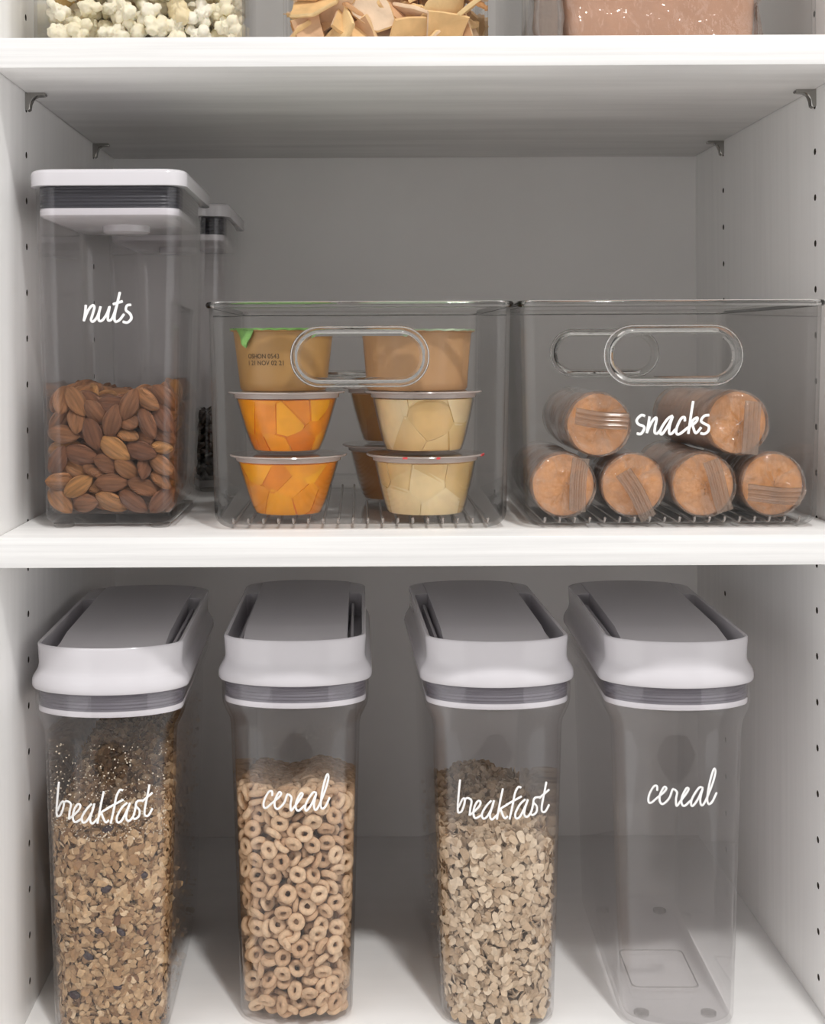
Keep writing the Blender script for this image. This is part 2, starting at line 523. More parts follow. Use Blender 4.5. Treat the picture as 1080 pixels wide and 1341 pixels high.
# the room around the open cabinet (bounces lamp light; sides left open for world fill)
def plane(name, pts, mat):
    return tag(obj(name, mesh(name, pts, [tuple(range(len(pts)))], mat, False, fix=False)), kind='structure')
X0, X1, Y0, Y1, ZF, ZC = -1300, 1400, -2600, 0, -500, 2460
plane('wall_blocker', [(-850, -1750, ZF), (1150, -1750, ZF), (1150, -1750, ZC), (-850, -1750, ZC)], BLOCKM)  # unseen wall added behind the camera to block bright reflections in flat plastic
plane('trim_7', [(X0, Y0, ZF), (X1, Y0, ZF), (X1, Y1, ZF), (X0, Y1, ZF)], FLOORM)
plane('trim_8', [(X0, Y0, ZC), (X1, Y0, ZC), (X1, Y1, ZC), (X0, Y1, ZC)], PAINT)
plane('trim_3', [(X0, 0, ZF), (XL - TH, 0, ZF), (XL - TH, 0, ZC), (X0, 0, ZC)], PAINT)
plane('trim_4', [(XR + TH, 0, ZF), (X1, 0, ZF), (X1, 0, ZC), (XR + TH, 0, ZC)], PAINT)
plane('trim_5', [(XL - TH, 0, Z_HI), (XR + TH, 0, Z_HI), (XR + TH, 0, ZC), (XL - TH, 0, ZC)], PAINT)
plane('trim_6', [(XL - TH, 0, ZF), (XR + TH, 0, ZF), (XR + TH, 0, -TH), (XL - TH, 0, -TH)], PAINT)

# ------------------------------------------------------------------ shelf pins
def pin_mesh():
    prof = [(0, 0), (13.5, 0), (14.2, -1.2), (13.5, -2.2), (8, -2.6), (5.4, -4.2), (3.8, -7.5), (3.2, -11.5), (1.6, -12.6), (0, -11.8)]
    loops = []
    for y in (-3.4, -2.8, 2.8, 3.4):
        k = 0.9 if abs(y) > 3 else 1
        loops.append([(p[0] * k + .3 * (1 - k), y, p[1] * k) for p in prof])
    a = loft(loops)
    b = loft([[(x, 2.3 * math.cos(2 * PI * i / 12), -6 + 2.3 * math.sin(2 * PI * i / 12)) for i in range(12)] for x in (-9, 0.5)])
    return mesh('shelf_pin', *join([a, b]), STEEL, True, 40)
PINM = pin_mesh()
for x, rz, y, lab in ((XL, 0, 86, 'front pin on the side wall beside the nuts container'), (XL, 0, 322, 'rear pin on the side wall behind the nuts container'),
                      (XR, PI, 86, 'front pin on the bare side wall beyond the snacks bin'), (XR, PI, 322, 'rear pin on the bare side wall beyond the snacks bin')):
    tag(obj('shelf_pin', PINM, None, (x, y, Z_TOP - TH), (0, 0, rz)), 'nickel shelf support, ' + lab, 'shelf pin', 'metal shelf pins')

# ------------------------------------------------------------------ lettering traced as strokes
SCRIPT = {
 'nuts': [[(410, 176), (405, 230), (397, 283)], [(399, 272), (424, 212), (450, 181), (463, 192), (452, 238), (442, 274), (456, 284), (482, 250), (502, 186)],
          [(502, 186), (490, 236), (490, 276), (512, 277), (542, 232), (557, 188), (548, 240), (549, 277), (572, 266), (598, 196), (622, 94)],
          [(622, 94), (603, 180), (588, 248), (592, 284), (618, 276), (648, 236)], [(578, 174), (640, 154)],
          [(692, 178), (666, 182), (659, 212), (684, 236), (692, 266), (668, 292), (638, 286)]],
 'breakfast': [[(132, 125), (122, 222), (114, 340), (117, 382)], [(119, 340), (147, 280), (166, 275), (162, 318), (142, 370), (116, 382)],
               [(166, 278), (190, 268), (217, 290), (209, 342), (202, 404)], [(202, 400), (238, 372), (277, 330), (285, 300), (266, 292), (241, 332), (231, 390), (248, 425), (298, 398)],
               [(368, 290), (332, 328), (297, 388), (303, 427), (332, 416), (370, 350), (388, 288)], [(388, 288), (370, 350), (356, 408), (372, 436), (412, 400)],
               [(456, 198), (434, 302), (409, 437)], [(412, 402), (436, 356), (490, 322)], [(436, 356), (466, 426), (494, 412)],
               [(596, 192), (572, 190), (547, 240), (531, 322), (505, 438)], [(478, 326), (600, 260)],
               [(628, 284), (587, 322), (551, 390), (556, 430), (586, 416), (626, 340), (648, 284)], [(648, 284), (626, 350), (619, 402), (640, 420), (672, 382), (692, 300)],
               [(737, 268), (702, 274), (690, 308), (716, 342), (712, 384), (684, 406), (668, 396)],
               [(791, 150), (776, 230), (756, 330), (756, 378), (782, 380), (812, 328)], [(735, 276), (812, 212)]],
 'cereal': [[(292, 326), (290, 287), (260, 292), (222, 360), (215, 416), (237, 432), (292, 388), (350, 340), (373, 307), (352, 295), (318, 358), (315, 418), (344, 441), (398, 390), (424, 322), (440, 312)],
            [(440, 312), (465, 342), (456, 400), (461, 456), (492, 420), (545, 350), (566, 312), (546, 306), (508, 378), (505, 438), (532, 456), (584, 410)],
            [(692, 302), (657, 300), (602, 380), (586, 438), (602, 456), (645, 400), (688, 308)], [(688, 308), (666, 400), (676, 450), (704, 428), (760, 300), (794, 192), (797, 147), (781, 146), (747, 260), (726, 398), (740, 440), (770, 418), (808, 340)]],
 'snacks': [[(266, 357), (227, 350), (184, 398), (200, 438), (250, 460), (256, 490), (222, 535), (184, 530)], [(312, 362), (300, 440), (284, 527)],
            [(288, 508), (330, 420), (368, 376), (381, 390), (367, 460), (361, 516), (384, 532), (416, 500)],
            [(544, 355), (492, 385), (432, 470), (416, 524), (436, 536), (490, 460), (542, 362)], [(542, 362), (512, 450), (505, 526), (530, 532), (566, 490)],
            [(660, 412), (656, 372), (622, 388), (582, 470), (576, 528), (610, 536), (696, 470)], [(745, 210), (725, 330), (694, 536)],
            [(700, 484), (740, 402), (784, 376), (778, 410), (736, 450)], [(736, 450), (762, 524), (790, 511), (822, 470)],
            [(902, 350), (852, 360), (820, 408), (860, 440), (896, 462), (890, 510), (852, 536), (812, 530)]],
}
def lettering(word, x0, x1, y0, y1, parent, surf, ydepth, loc, w=0.9, zs=1.0):
    """strokes fitted to the pixel box x0..x1, y0..y1 and laid on the surface surf(x, z) -> local y"""
    st = SCRIPT[word]
    A = np.array([p for s in st for p in s], float)
    lo, hi = A.min(0), A.max(0)
    parts = []
    for s in st:
        c = catmull(s)
        path = []
        for p in c:
            u = x0 + (p[0] - lo[0]) / (hi[0] - lo[0]) * (x1 - x0)
            v = y0 + (p[1] - lo[1]) / (hi[1] - lo[1]) * (y1 - y0)
            Y = ydepth
            for _ in range(3):
                X, _y, Z = px(u, v, Y)
                lx, lz = X - loc[0], (Z - loc[2]) / zs
                ly = surf(lx, lz)
                Y = ly + loc[1]
            path.append((lx, ly - 0.15, lz))
        parts.append(tube(path, w, 7, squash=(1, 0.28)))
    o = obj('lettering', mesh('lettering', *join(parts), VINYL, True, 60), parent)
    o['label'] = 'white handwritten word ' + word
    return o

# ------------------------------------------------------------------ packing solver for loose food
def quat_mats(q):
    w, x, y, z = q.T
    return np.stack([np.stack([1 - 2 * (y * y + z * z), 2 * (x * y - z * w), 2 * (x * z + y * w)], -1),
                     np.stack([2 * (x * y + z * w), 1 - 2 * (x * x + z * z), 2 * (y * z - x * w)], -1),
                     np.stack([2 * (x * z - y * w), 2 * (y * z + x * w), 1 - 2 * (x * x + y * y)], -1)], 1)

def rand_quats(n, rng):
    q = rng.normal(size=(n, 4))
    return q / np.linalg.norm(q, axis=1)[:, None]

def rotvec_mats(v):
    a = np.linalg.norm(v, axis=1)
    k = v / np.maximum(a, 1e-9)[:, None]
    q = np.concatenate([np.cos(a / 2)[:, None], k * np.sin(a / 2)[:, None]], 1)
    return quat_mats(q)

def settle(c, R, offs, rad, inside, iters=50, reach=None, down=0.0):
    """push rigid clusters of spheres apart and back into the vessel; inside(P, r) -> correction vectors"""
    n, K = len(c), len(offs)
    reach = reach or 2 * (np.linalg.norm(offs, axis=1) + rad).max()
    inert = K * max((np.linalg.norm(offs, axis=1) ** 2).mean(), rad.mean() ** 2 * .3)
    sumr = rad[:, None] + rad[None, :]
    for it in range(iters):
        if it % 8 == 0:
            I, J = [], []
            order = np.argsort(c[:, 0])
            cs = c[order]
            for s in range(0, n, 256):
                e = min(s + 256, n)
                lim = np.searchsorted(cs[:, 0], cs[e - 1, 0] + reach)
                d = ((cs[s:e, None] - cs[None, s:lim]) ** 2).sum(-1)
                a, b = np.nonzero(d < (reach * 1.02) ** 2)
                k = b > a
                I.append(order[a[k] + s]); J.append(order[b[k] + s])
            I = np.concatenate(I); J = np.concatenate(J)
        if down: c = c + np.array([0, 0, -down])
        P = c[:, None, :] + np.einsum('nij,kj->nki', R, offs)
        T = np.zeros((n, 3)); W = np.zeros((n, 3)); C = np.zeros(n)
        d = P[I][:, :, None, :] - P[J][:, None, :, :]
        L = np.sqrt((d ** 2).sum(-1)) + 1e-9
        pen = sumr[None] - L
        m, k, l = np.nonzero(pen > 0)
        if len(m):
            push = d[m, k, l] * (0.5 * pen[m, k, l] / L[m, k, l])[:, None]
            bi, bj = I[m], J[m]
            np.add.at(T, bi, push); np.add.at(T, bj, -push)
            np.add.at(W, bi, np.cross(P[bi, k] - c[bi], push)); np.add.at(W, bj, np.cross(P[bj, l] - c[bj], -push))
            np.add.at(C, bi, 1); np.add.at(C, bj, 1)
        cor = inside(P.reshape(-1, 3), np.tile(rad, n)).reshape(n, K, 3)
        hit = (np.abs(cor).sum(-1) > 1e-9)
        T += cor.sum(1) * 1.0
        W += np.cross(P - c[:, None, :], cor).sum(1)
        C += hit.sum(1)
        c = c + T / np.maximum(C, 1)[:, None] * 1.3
        rv = W / inert
        a = np.linalg.norm(rv, axis=1)
        rv *= (np.minimum(a, 0.25) / np.maximum(a, 1e-9))[:, None]
        R = np.einsum('nij,njk->nik', rotvec_mats(rv), R)
    # last step: nothing may stick out of the vessel
    for _ in range(6):
        P = c[:, None, :] + np.einsum('nij,kj->nki', R, offs)
        cor = inside(P.reshape(-1, 3), np.tile(rad, n)).reshape(n, K, 3)
        i = np.abs(cor).max(1), np.abs(cor).argmax(1)
        c = c + np.take_along_axis(cor, i[1][:, None, :], 1)[:, 0, :]
    return c, R

def box_inside(x0, x1, y0, y1, z0, top):
    def f(P, r):
        out = np.zeros_like(P)
        out[:, 0] += np.maximum(x0 + r - P[:, 0], 0) - np.maximum(P[:, 0] - (x1 - r), 0)
        out[:, 1] += np.maximum(y0 + r - P[:, 1], 0) - np.maximum(P[:, 1] - (y1 - r), 0)
        zt = top(P[:, 0], P[:, 1]) if callable(top) else top
        out[:, 2] += np.maximum(z0 + r - P[:, 2], 0) - np.maximum(P[:, 2] - (zt - r), 0)
        return out
    return f

def lattice(n, x0, x1, y0, y1, z0, z1, rng, jit=0.35):
    v = (x1 - x0) * (y1 - y0) * (z1 - z0)
    h = (v / n) ** (1 / 3)
    ax = [np.linspace(a + (b - a) / k / 2, b - (b - a) / k / 2, k) for a, b, k in
          [(p, q, max(1, round((q - p) / h))) for p, q in ((x0, x1), (y0, y1), (z0, z1))]]
    g = np.stack(np.meshgrid(*ax, indexing='ij'), -1).reshape(-1, 3)
    return g + rng.uniform(-jit, jit, g.shape) * h

def place(name, me, c, R, parent=None):
    o = bpy.data.objects.new(name, me)
    col.objects.link(o)
    mt = Matrix([[*R[i], c[i] * M] for i in range(3)] + [[0, 0, 0, 1]])
    o.matrix_world = mt
    return o

def mass(name, tmpl, C, R, S, mat, smooth=True, angle=180):
    """one mesh out of many small transformed copies: tmpl = list of (verts Nx3, faces) in mm"""
    Vs, Fl, Fs = [], [], []
    off = 0
    rs = np.random.default_rng(5)
    which = rs.integers(0, len(tmpl), len(C))
    for t, (tv, tf) in enumerate(tmpl):
        idx = np.nonzero(which == t)[0]
        if not len(idx): continue
        tv = np.asarray(tv, float)
        P = np.einsum('nij,nkj->nki', R[idx], tv[None] * S[idx][:, None, :]) + C[idx][:, None, :]
        Vs.append(P.reshape(-1, 3))
        fl = np.concatenate([np.array(f) for f in tf])
        fs = np.array([len(f) for f in tf])
        Fl.append((fl[None] + (off + np.arange(len(idx)) * len(tv))[:, None]).reshape(-1))
        Fs.append(np.tile(fs, len(idx)))
        off += len(idx) * len(tv)
    V = np.concatenate(Vs) * M
    Fl = np.concatenate(Fl); Fs = np.concatenate(Fs)
    me = bpy.data.meshes.new(name)
    me.vertices.add(len(V)); me.vertices.foreach_set('co', V.astype(np.float32).reshape(-1))
    me.loops.add(len(Fl)); me.loops.foreach_set('vertex_index', Fl.astype(np.int32))
    me.polygons.add(len(Fs)); me.polygons.foreach_set('loop_start', np.concatenate([[0], np.cumsum(Fs)[:-1]]).astype(np.int32))
    me.update(calc_edges=True)
    me.validate()
    finish(me, mat, smooth, angle)
    return me

def data_of(me):
    return np.array([v.co[:] for v in me.vertices]) / M, [tuple(p.vertices) for p in me.polygons]

# ------------------------------------------------------------------ square pop-up canisters (nuts)
def canister(label, loc, word=None):
    t = thing('storage_canister', label, 'canister', loc, 0, 'clear pop-up canisters')
    W0, D0, W1, D1, H = 43.5, 74.0, 49.0, 78.0, 225.0      # half sizes at base and at neck
    def hw(z): return W0 + (W1 - W0) * z / H
    def hd(z): return D0 + (D1 - D0) * z / H
    th = 2.0
    L = []
    for k in range(6):                                     # rounded foot
        a = PI / 2 * k / 5
        ins, z = 6 * (1 - math.sin(a)), 2.5 + 6 * (1 - math.cos(a))
        L.append(rrect(hw(z) - ins, hd(z) - ins, 13 - ins * .5, z))
    for z in (30, 80, 130, 180, 212, 225):
        L.append(rrect(hw(z), hd(z), 13, z))
    L.append(rrect(hw(225) - th, hd(225) - th, 11.5, 225))
    for z in (212, 180, 130, 80, 30, 14):
        L.append(rrect(hw(z) - th, hd(z) - th, 11.5, z))
    L.append(rrect(hw(9) - th - 3, hd(9) - th - 3, 9, 9.5))
    obj('body', mesh('canister_body', *loft(L), CLEAR, True, 35), t)
    for sx in (-1, 1):
        for sy in (-1, 1):
            obj('foot', mesh('canister_foot', *loft([circ(6, 0, 16), circ(7, .8, 16), circ(7, 2.6, 16)]), CLEART), t, (sx * 32, sy * 62, 0))
    # white cap with softened top edge
    L = [rrect(50.5, 78.5, 13, 226), rrect(51.8, 79.8, 14, 226.2)]
    for k in range(5):
        a = PI / 2 * k / 4
        L.append(rrect(52 - 3 * (1 - math.cos(a)), 80 - 3 * (1 - math.cos(a)), 14, 234 + 3 * math.sin(a)))
    obj('lid', mesh('canister_lid', *loft(L), LIDW, True, 50), t)
    g = []
    for k in range(13):
        z = 225.5 - k * 1.15
        e = 0.5 if k % 2 else 0.0
        g.append(rrect(46.6 - e, 75.6 - e, 11, z))
    obj('seal', mesh('canister_seal', *loft(g), SEALN, True, 25), t)['label'] = 'dark navy silicone seal'
    lp = [rrect(46.4, 75.4, 11, 211.6), rrect(46.6, 75.6, 11, 210), rrect(46.2, 75.2, 11, 207), rrect(44, 73, 10, 205.6)]
    ip = obj('inner_plate', mesh('canister_plate', *loft(lp), LIDW, True, 40), t)
    obj('plunger', mesh('canister_plunger', *loft([circ(17, 205.8, 32), circ(16.5, 201.5, 32), circ(14, 200.2, 32)]), LIDW, True, 40), ip)
    if word:
        lettering('nuts', 110, 172, 381, 421, t, lambda x, z: -hd(z) - 0.2, loc[1] - 77, loc)
    return t

NUTS = (-166, 114, Z_MID)
canister('clear canister half full of almonds with white lid and the word nuts', NUTS, 'nuts')
canister('clear white-lidded canister of dark food standing behind the nuts canister', (-158, 330, Z_MID))

def almond_mesh():
    n, m = 14, 11
    loops = []
    for i in range(m + 1):
        t = -1 + 2 * i / m
        x = 11.6 * t
        w = (1 - abs(t) ** 2.1) ** 0.62 if abs(t) < 1 else 0
        if t > 0: w *= 1 - 0.26 * t ** 1.5
        w = max(w, 0.035)
        loops.append([(x, 6.5 * w * math.cos(2 * PI * k / n), 4.3 * w * math.sin(2 * PI * k / n)) for k in range(n)])
    return mesh('almond', *loft(loops), ALM, True, 180)

ALMOND = almond_mesh()
def almonds():
    rng = np.random.default_rng(11)
    cx, cy = NUTS[0], NUTS[1]
    x0, x1, y0, y1, z0 = cx - 42.0, cx + 42.0, cy - 72.0, cy + 72.0, Z_MID + 10
    top = lambda x, y: Z_MID + 92 + 3.5 * np.sin(x * .09 + 1) + 2.5 * np.sin(y * .07)
    n = int((x1 - x0) * (y1 - y0) * 82 / 1950)
    c = lattice(n, x0 + 5, x1 - 5, y0 + 4, y1 - 4, z0 + 4, Z_MID + 88, rng)
    n = len(c)
    R = quat_mats(rand_quats(n, rng))
    ang = rng.normal(0.25, 0.75, n)
    flat = (c[:, 1] < y0 + 20)
    for i in np.nonzero(flat)[0]:
        R[i] = np.array(Matrix.Rotation(ang[i], 3, 'Y') @ Matrix.Rotation(PI / 2 + rng.normal(0, .35), 3, 'X'))
    offs = np.array([(-7.2, 0, 0), (7.2, 0, 0), (-2.6, 2.1, 0), (-2.6, -2.1, 0), (2.6, 1.9, 0), (2.6, -1.9, 0)], float)
    rad = np.array([3.5, 3.2, 4.25, 4.25, 4.2, 4.2])
    c, R = settle(c, R, offs, rad, box_inside(x0, x1, y0, y1, z0, top), 70)
    show = np.minimum.reduce([c[:, 1] - y0, (x1 - c[:, 0]) * 1.6 + 5, (top(c[:, 0], c[:, 1]) - c[:, 2]) * 1.3 + 6])
    order = np.argsort(show)
    for i in order[:290]:
        a = place('almond', ALMOND, c[i], R[i])
        s = rng.uniform(0.94, 1.08)
        a.scale = (s, s, s)
        tag(a, 'brown almond with fine wrinkled skin in the canister marked nuts', 'almond', 'almonds in the nuts canister')
    rest = order[290:]
    me = mass('almond_pile', [data_of(ALMOND)], c[rest], R[rest], np.ones((len(rest), 3)), ALM)
    tag(obj('almond_pile', me), 'brown almonds filling the inside of the nuts canister', 'almonds', kind='stuff')
almonds()

def dark_food():
    rng = np.random.default_rng(3)
    c0 = (-158, 330)
    base = bmesh.new()
    bmesh.ops.create_icosphere(base, subdivisions=1, radius=4.2)
    tv = np.array([v.co[:] for v in base.verts]) * np.array([1.5, 1, .8]); tf = [tuple(v.index for v in f.verts) for f in base.faces]
    base.free()
    c = lattice(1500, c0[0] - 37, c0[0] + 37, c0[1] - 67, c0[1] + 67, Z_MID + 14, Z_MID + 62, rng)
    me = mass('dark_beans', [(tv, tf)], c, quat_mats(rand_quats(len(c), rng)), np.ones((len(c), 3)), DARKF)
    tag(obj('dark_beans', me), 'dark beans filling the lower part of the rear canister', 'beans', kind='stuff')
dark_food()

# ------------------------------------------------------------------ clear bins
def bin_body(hwb, hdb, hwt, hdt, H, rc, fil, th, lip):
    def hw(z): return hwb + (hwt - hwb) * z / H
    def hd(z): return hdb + (hdt - hdb) * z / H
    L = []
    for k in range(7):
        a = PI / 2 * k / 6
        ins, z = fil * (1 - math.sin(a)), fil * (1 - math.cos(a))
        L.append(rrect(hw(z) - ins, hd(z) - ins, max(rc - ins * .4, 1.5), z))
    for f in (.3, .5, .7, .9): L.append(rrect(hw(H * f), hd(H * f), rc, H * f))
    if lip:
        L += [rrect(hw(H - 5), hd(H - 5), rc, H - 5), rrect(hwt + lip * .7, hdt + lip * .7, rc + 1, H - 3.6), rrect(hwt + lip, hdt + lip, rc + 1, H - 2),
              rrect(hwt + lip * .8, hdt + lip * .8, rc + 1, H - .5), rrect(hwt, hdt, rc, H)]
    else:
        L.append(rrect(hwt, hdt, rc, H))
    L.append(rrect(hwt - th, hdt - th, max(rc - th, 1), H - .3))
    for f in (.9, .7, .5, .3): L.append(rrect(hw(H * f) - th, hd(H * f) - th, max(rc - th, 1), H * f))
    fi = max(fil - th, .5)
    for k in range(5, -1, -1):
        a = PI / 2 * k / 6
        ins, z = fi * (1 - math.sin(a)), th + fi * (1 - math.cos(a))
        L.append(rrect(hw(z) - th - ins, hd(z) - th - ins, max(rc - th - ins * .4, 1), z))
    return loft(L)

def handled_bin(label, loc, word=None):
    t = thing('storage_bin', label, 'bin', loc, 0, 'clear handled bins')
    hwb, hdb, hwt, hdt, H = 96.0, 122.0, 99.0, 126.0, 149.0
    V, F = bin_body(hwb, hdb, hwt, hdt, H - 4, 11, 11, 2.4, 0)
    o = obj('body', mesh('bin_body', V, F, CLEARB, False), t)
    bead = [(-2.6, H - 4), (1.0, H - 4), (2.2, H - 2.6), (2.2, H - 1.2), (1.2, H), (-1.6, H), (-2.6, H - .8)]
    lp = [rrect(hwt + d, hdt + d, 11 + d, z) for d, z in bead + bead[:1]]
    obj('rim', mesh('bin_rim', *loft(lp, False, False), GLASSR, True, 60), t)
    hz, hx, hh = 113.0, 39.5, 14.0
    cut = []
    for s in (-1, 1):
        ring = [(p[0], p[1]) for p in rrect(hx, hh, 13.5, 0, 8)]
        cut.append(loft([[(u, s * 105, v + hz) for u, v in ring], [(u, s * 145, v + hz) for u, v in ring]]))
    co = obj('cutter', mesh('cutter', *join(cut), CLEARB, False))
    md = o.modifiers.new('hole', 'BOOLEAN')
    md.operation = 'DIFFERENCE'; md.solver = 'EXACT'; md.object = co
    bpy.context.view_layer.update()
    me = baked(o)
    o.modifiers.clear()
    o.data = me
    me.shade_smooth(); me.set_sharp_from_angle(angle=math.radians(35))
    bpy.data.objects.remove(co)
    for s in (-1, 1):                                     # thick rounded rim round each hand hole
        y = s * (hdb + (hdt - hdb) * hz / H - 1.2)
        loops = []
        prof = [(-0.6, -3.4), (-0.6, 3.4), (1.0, 5.4), (3.4, 5.0), (4.8, 1.6), (6.0, 0), (4.8, -1.6), (3.4, -5.0), (1.0, -5.4)]
        for d, dy in prof + prof[:1]:
            loops.append([(p[0], y + dy, p[1] + hz) for p in rrect(hx + d, hh + d, 13.5 + d, 0, 9)])
        obj('handle_rim', mesh('handle_rim', *loft(loops, False, False), GLASSR, True, 60), t)
    rib = mesh('bin_rib', *tube([(0, -hdb + 3.2, 7.0), (0, -hdb + 5, 4.6), (0, -hdb + 9, 3.1), (0, hdb - 9, 3.1), (0, hdb - 5, 4.6)], 0.85, 6), RIBM)
    for k in range(18):
        obj('rib', rib, t, (-83.3 + 9.8 * k, 0, 0))
    if word:
        lettering('snacks', 833, 928, 527, 570, t, lambda x, z: -(hdb + (hdt - hdb) * z / H) - .2, loc[1] - 125, loc)
    return t

FB = (0, 152, Z_MID)
SB = (204, 152, Z_MID)
handled_bin('clear handled bin holding stacked fruit cups beside the nuts canister', FB)
handled_bin('clear handled bin of wrapped biscuit rolls with the word snacks', SB, 'snacks')

# ------------------------------------------------------------------ fruit cups
def cup_profile(r0, r1, H):
    """radius of the cup wall at height z (slightly bellied)"""
    def f(z):
        t = min(max(z / H, 0), 1)
        return r0 + (r1 - r0) * (t ** 0.72)
    return f

def voronoi_chunks(f, z0, z1, n, rng, gap):
    """fruit pieces: cells of a random division of the cup's inside, each a convex solid"""
    r_in = lambda z: f(z) - 0.9
    zs = np.linspace(z0, z1, 7)
    seeds = []
    while len(seeds) < n:
        z = rng.uniform(z0, z1); a = rng.uniform(0, 2 * PI); r = r_in(z) * math.sqrt(rng.uniform(0.05, 1)) * .95
        p = np.array((r * math.cos(a), r * math.sin(a), z))
        if all(np.linalg.norm(p - s) > 12.0 - 0.16 * len(seeds) for s in seeds) or rng.random() < 0.01:
            seeds.append(p)
    V, F = loft([circ(r_in(z), z, 26) for z in zs])
    out = []
    for i, s in enumerate(seeds):
        bm = bmesh.new()
        vs_ = [bm.verts.new(v) for v in V]
        for q in F: bm.faces.new([vs_[k] for k in q])
        for j, o in enumerate(seeds):
            if i == j: continue
            d = o - s
            L = np.linalg.norm(d)
            if L > 42: continue
            d = d * (1, 1, 1.25) if j % 3 else d
            nrm = d / L
            nrm2 = nrm
            geom = bm.verts[:] + bm.edges[:] + bm.faces[:]
            r = bmesh.ops.bisect_plane(bm, geom=geom, plane_co=Vector(s + d * .5 - nrm * gap * .5), plane_no=Vector(nrm2), clear_outer=True, dist=1e-5)
            ed = [e for e in r['geom_cut'] if isinstance(e, bmesh.types.BMEdge)]
            if ed: bmesh.ops.contextual_create(bm, geom=ed)
        if len(bm.verts) > 5:
            bmesh.ops.dissolve_limit(bm, angle_limit=math.radians(4), verts=bm.verts, edges=bm.edges)
            bmesh.ops.remove_doubles(bm, verts=bm.verts, dist=0.15)
            bmesh.ops.recalc_face_normals(bm, faces=bm.faces)
            for v in bm.verts: v.co *= M
            try:
                bmesh.ops.bevel(bm, geom=[e for e in bm.edges if len(e.link_faces) == 2 and e.calc_face_angle(0) > .45], offset=1.3 * M, segments=3, affect='EDGES', clamp_overlap=True)
            except Exception:
                pass
            me = bpy.data.meshes.new('fruit_chunk')
            bm.to_mesh(me)
            out.append(me)
        bm.free()
    return out

def fruit_cup(label, loc, fruit, syrup, seed, r0=23.0, r1=35.0, rr=40.5, H=42.5, n=32, red=False, name='fruit_cup'):
    rng = np.random.default_rng(seed)
    t = thing(name, label, 'fruit cup', loc, rng.uniform(0, 6.28), 'fruit cups in the clear bin')
    f = cup_profile(r0, r1, H - 4)
    zz = np.linspace(2.2, H - 4, 9)
    L = [circ(r0 - 3, 0.6, 48), circ(r0 - 2.2, 0, 48), circ(r0 - .6, .5, 48)] + [circ(f(z), z, 48) for z in zz]
    L += [circ(r1 + .4, H - 2.4, 48), circ(r1 - .4, H - 2.2, 48)] + [circ(f(z) - .7, z, 48) for z in zz[::-1]] + [circ(r0 - 2.5, 1.6, 48)]
    obj('cup_body', mesh('cup_body', *loft(L), CUPM, True, 40), t)
    rim = [circ(r1 - .2, H - 4.4, 48), circ(r1 + 1.0, H - 4.6, 48), circ(r1 + 1.4, H - 2.0, 48), circ(rr - .6, H - 1.6, 48), circ(rr, H - .9, 48), circ(rr - .4, H - .2, 48), circ(r1 - 1, H - .3, 48), circ(r1 - 1, H - 1.2, 48)]
    rm = obj('rim', mesh('cup_rim', *loft(rim, True, True), CUPRIM, True, 40), t)
    fl = loft([circ(rr - 1.0, H - .15, 48), circ(rr - .8, H, 48), circ(rr - 3, H + .15, 48), circ(2, H + .15, 48)])
    obj('lid_film', mesh('lid_film', *fl, FILML, True, 40), t)
    if red:
        marks = []
        for a, w_ in ((-0.35, .05), (-0.27, .03), (-0.2, .05), (-1.95, .04), (-1.4, .03)):
            marks.append(loft([[((rr + .25) * math.cos(a + u * w_), (rr + .25) * math.sin(a + u * w_), H - 1.6 + v) for u, v in ((-1, 0), (1, .2), (1, 1.5), (-1, 1.3))],
                               [((rr - .6) * math.cos(a + u * w_), (rr - .6) * math.sin(a + u * w_), H - 1.6 + v) for u, v in ((-1, 0), (1, .2), (1, 1.5), (-1, 1.3))]]))
        obj('printed_mark', mesh('printed_mark', *join(marks), REDINK, False), rm)['label'] = 'red print on the edge of the lid film'
        t.rotation_euler[2] = 0
    z0, z1 = 2.4, H - 5.5
    sy = loft([circ(f(z) - 1.7, z, 32) for z in np.linspace(z0 + .3, z1 - .8, 7)])
    obj('syrup', mesh('syrup', *sy, syrup, True, 50), t)
    for me in voronoi_chunks(f, z0, z1, n, rng, 0.5):
        finish(me, fruit, True, 30)
        obj('fruit_chunk', me, t)
    return t

ZB = Z_MID + 4.1
CH = 42.9
YC = 78
fruit_cup('orange peach cup standing on the bin floor under another orange cup', (-49.5, YC, ZB), PEACH, PEACHS, 1, r0=21)
fruit_cup('orange peach cup in the middle of its stack under a brown foil-lidded cup', (-50.5, YC, ZB + CH), PEACH, PEACHS, 2, r0=21)
fruit_cup('pale pear cup standing on the bin floor with red print on its film', (44.5, YC, ZB), PEAR, PEARS, 3, red=True, r0=25)
fruit_cup('pale pear cup stacked on another pear cup under a foil-lidded cup', (43.5, YC, ZB + CH), PEAR, PEARS, 4, r0=25)
fruit_cup('amber fruit cup on the bin floor behind the pear cups', (27, YC + 88, ZB), AMBER, AMBERS, 5, n=12)
fruit_cup('amber fruit cup stacked on another behind the pear cups', (27, YC + 88, ZB + CH), AMBER, AMBERS, 6, n=12)

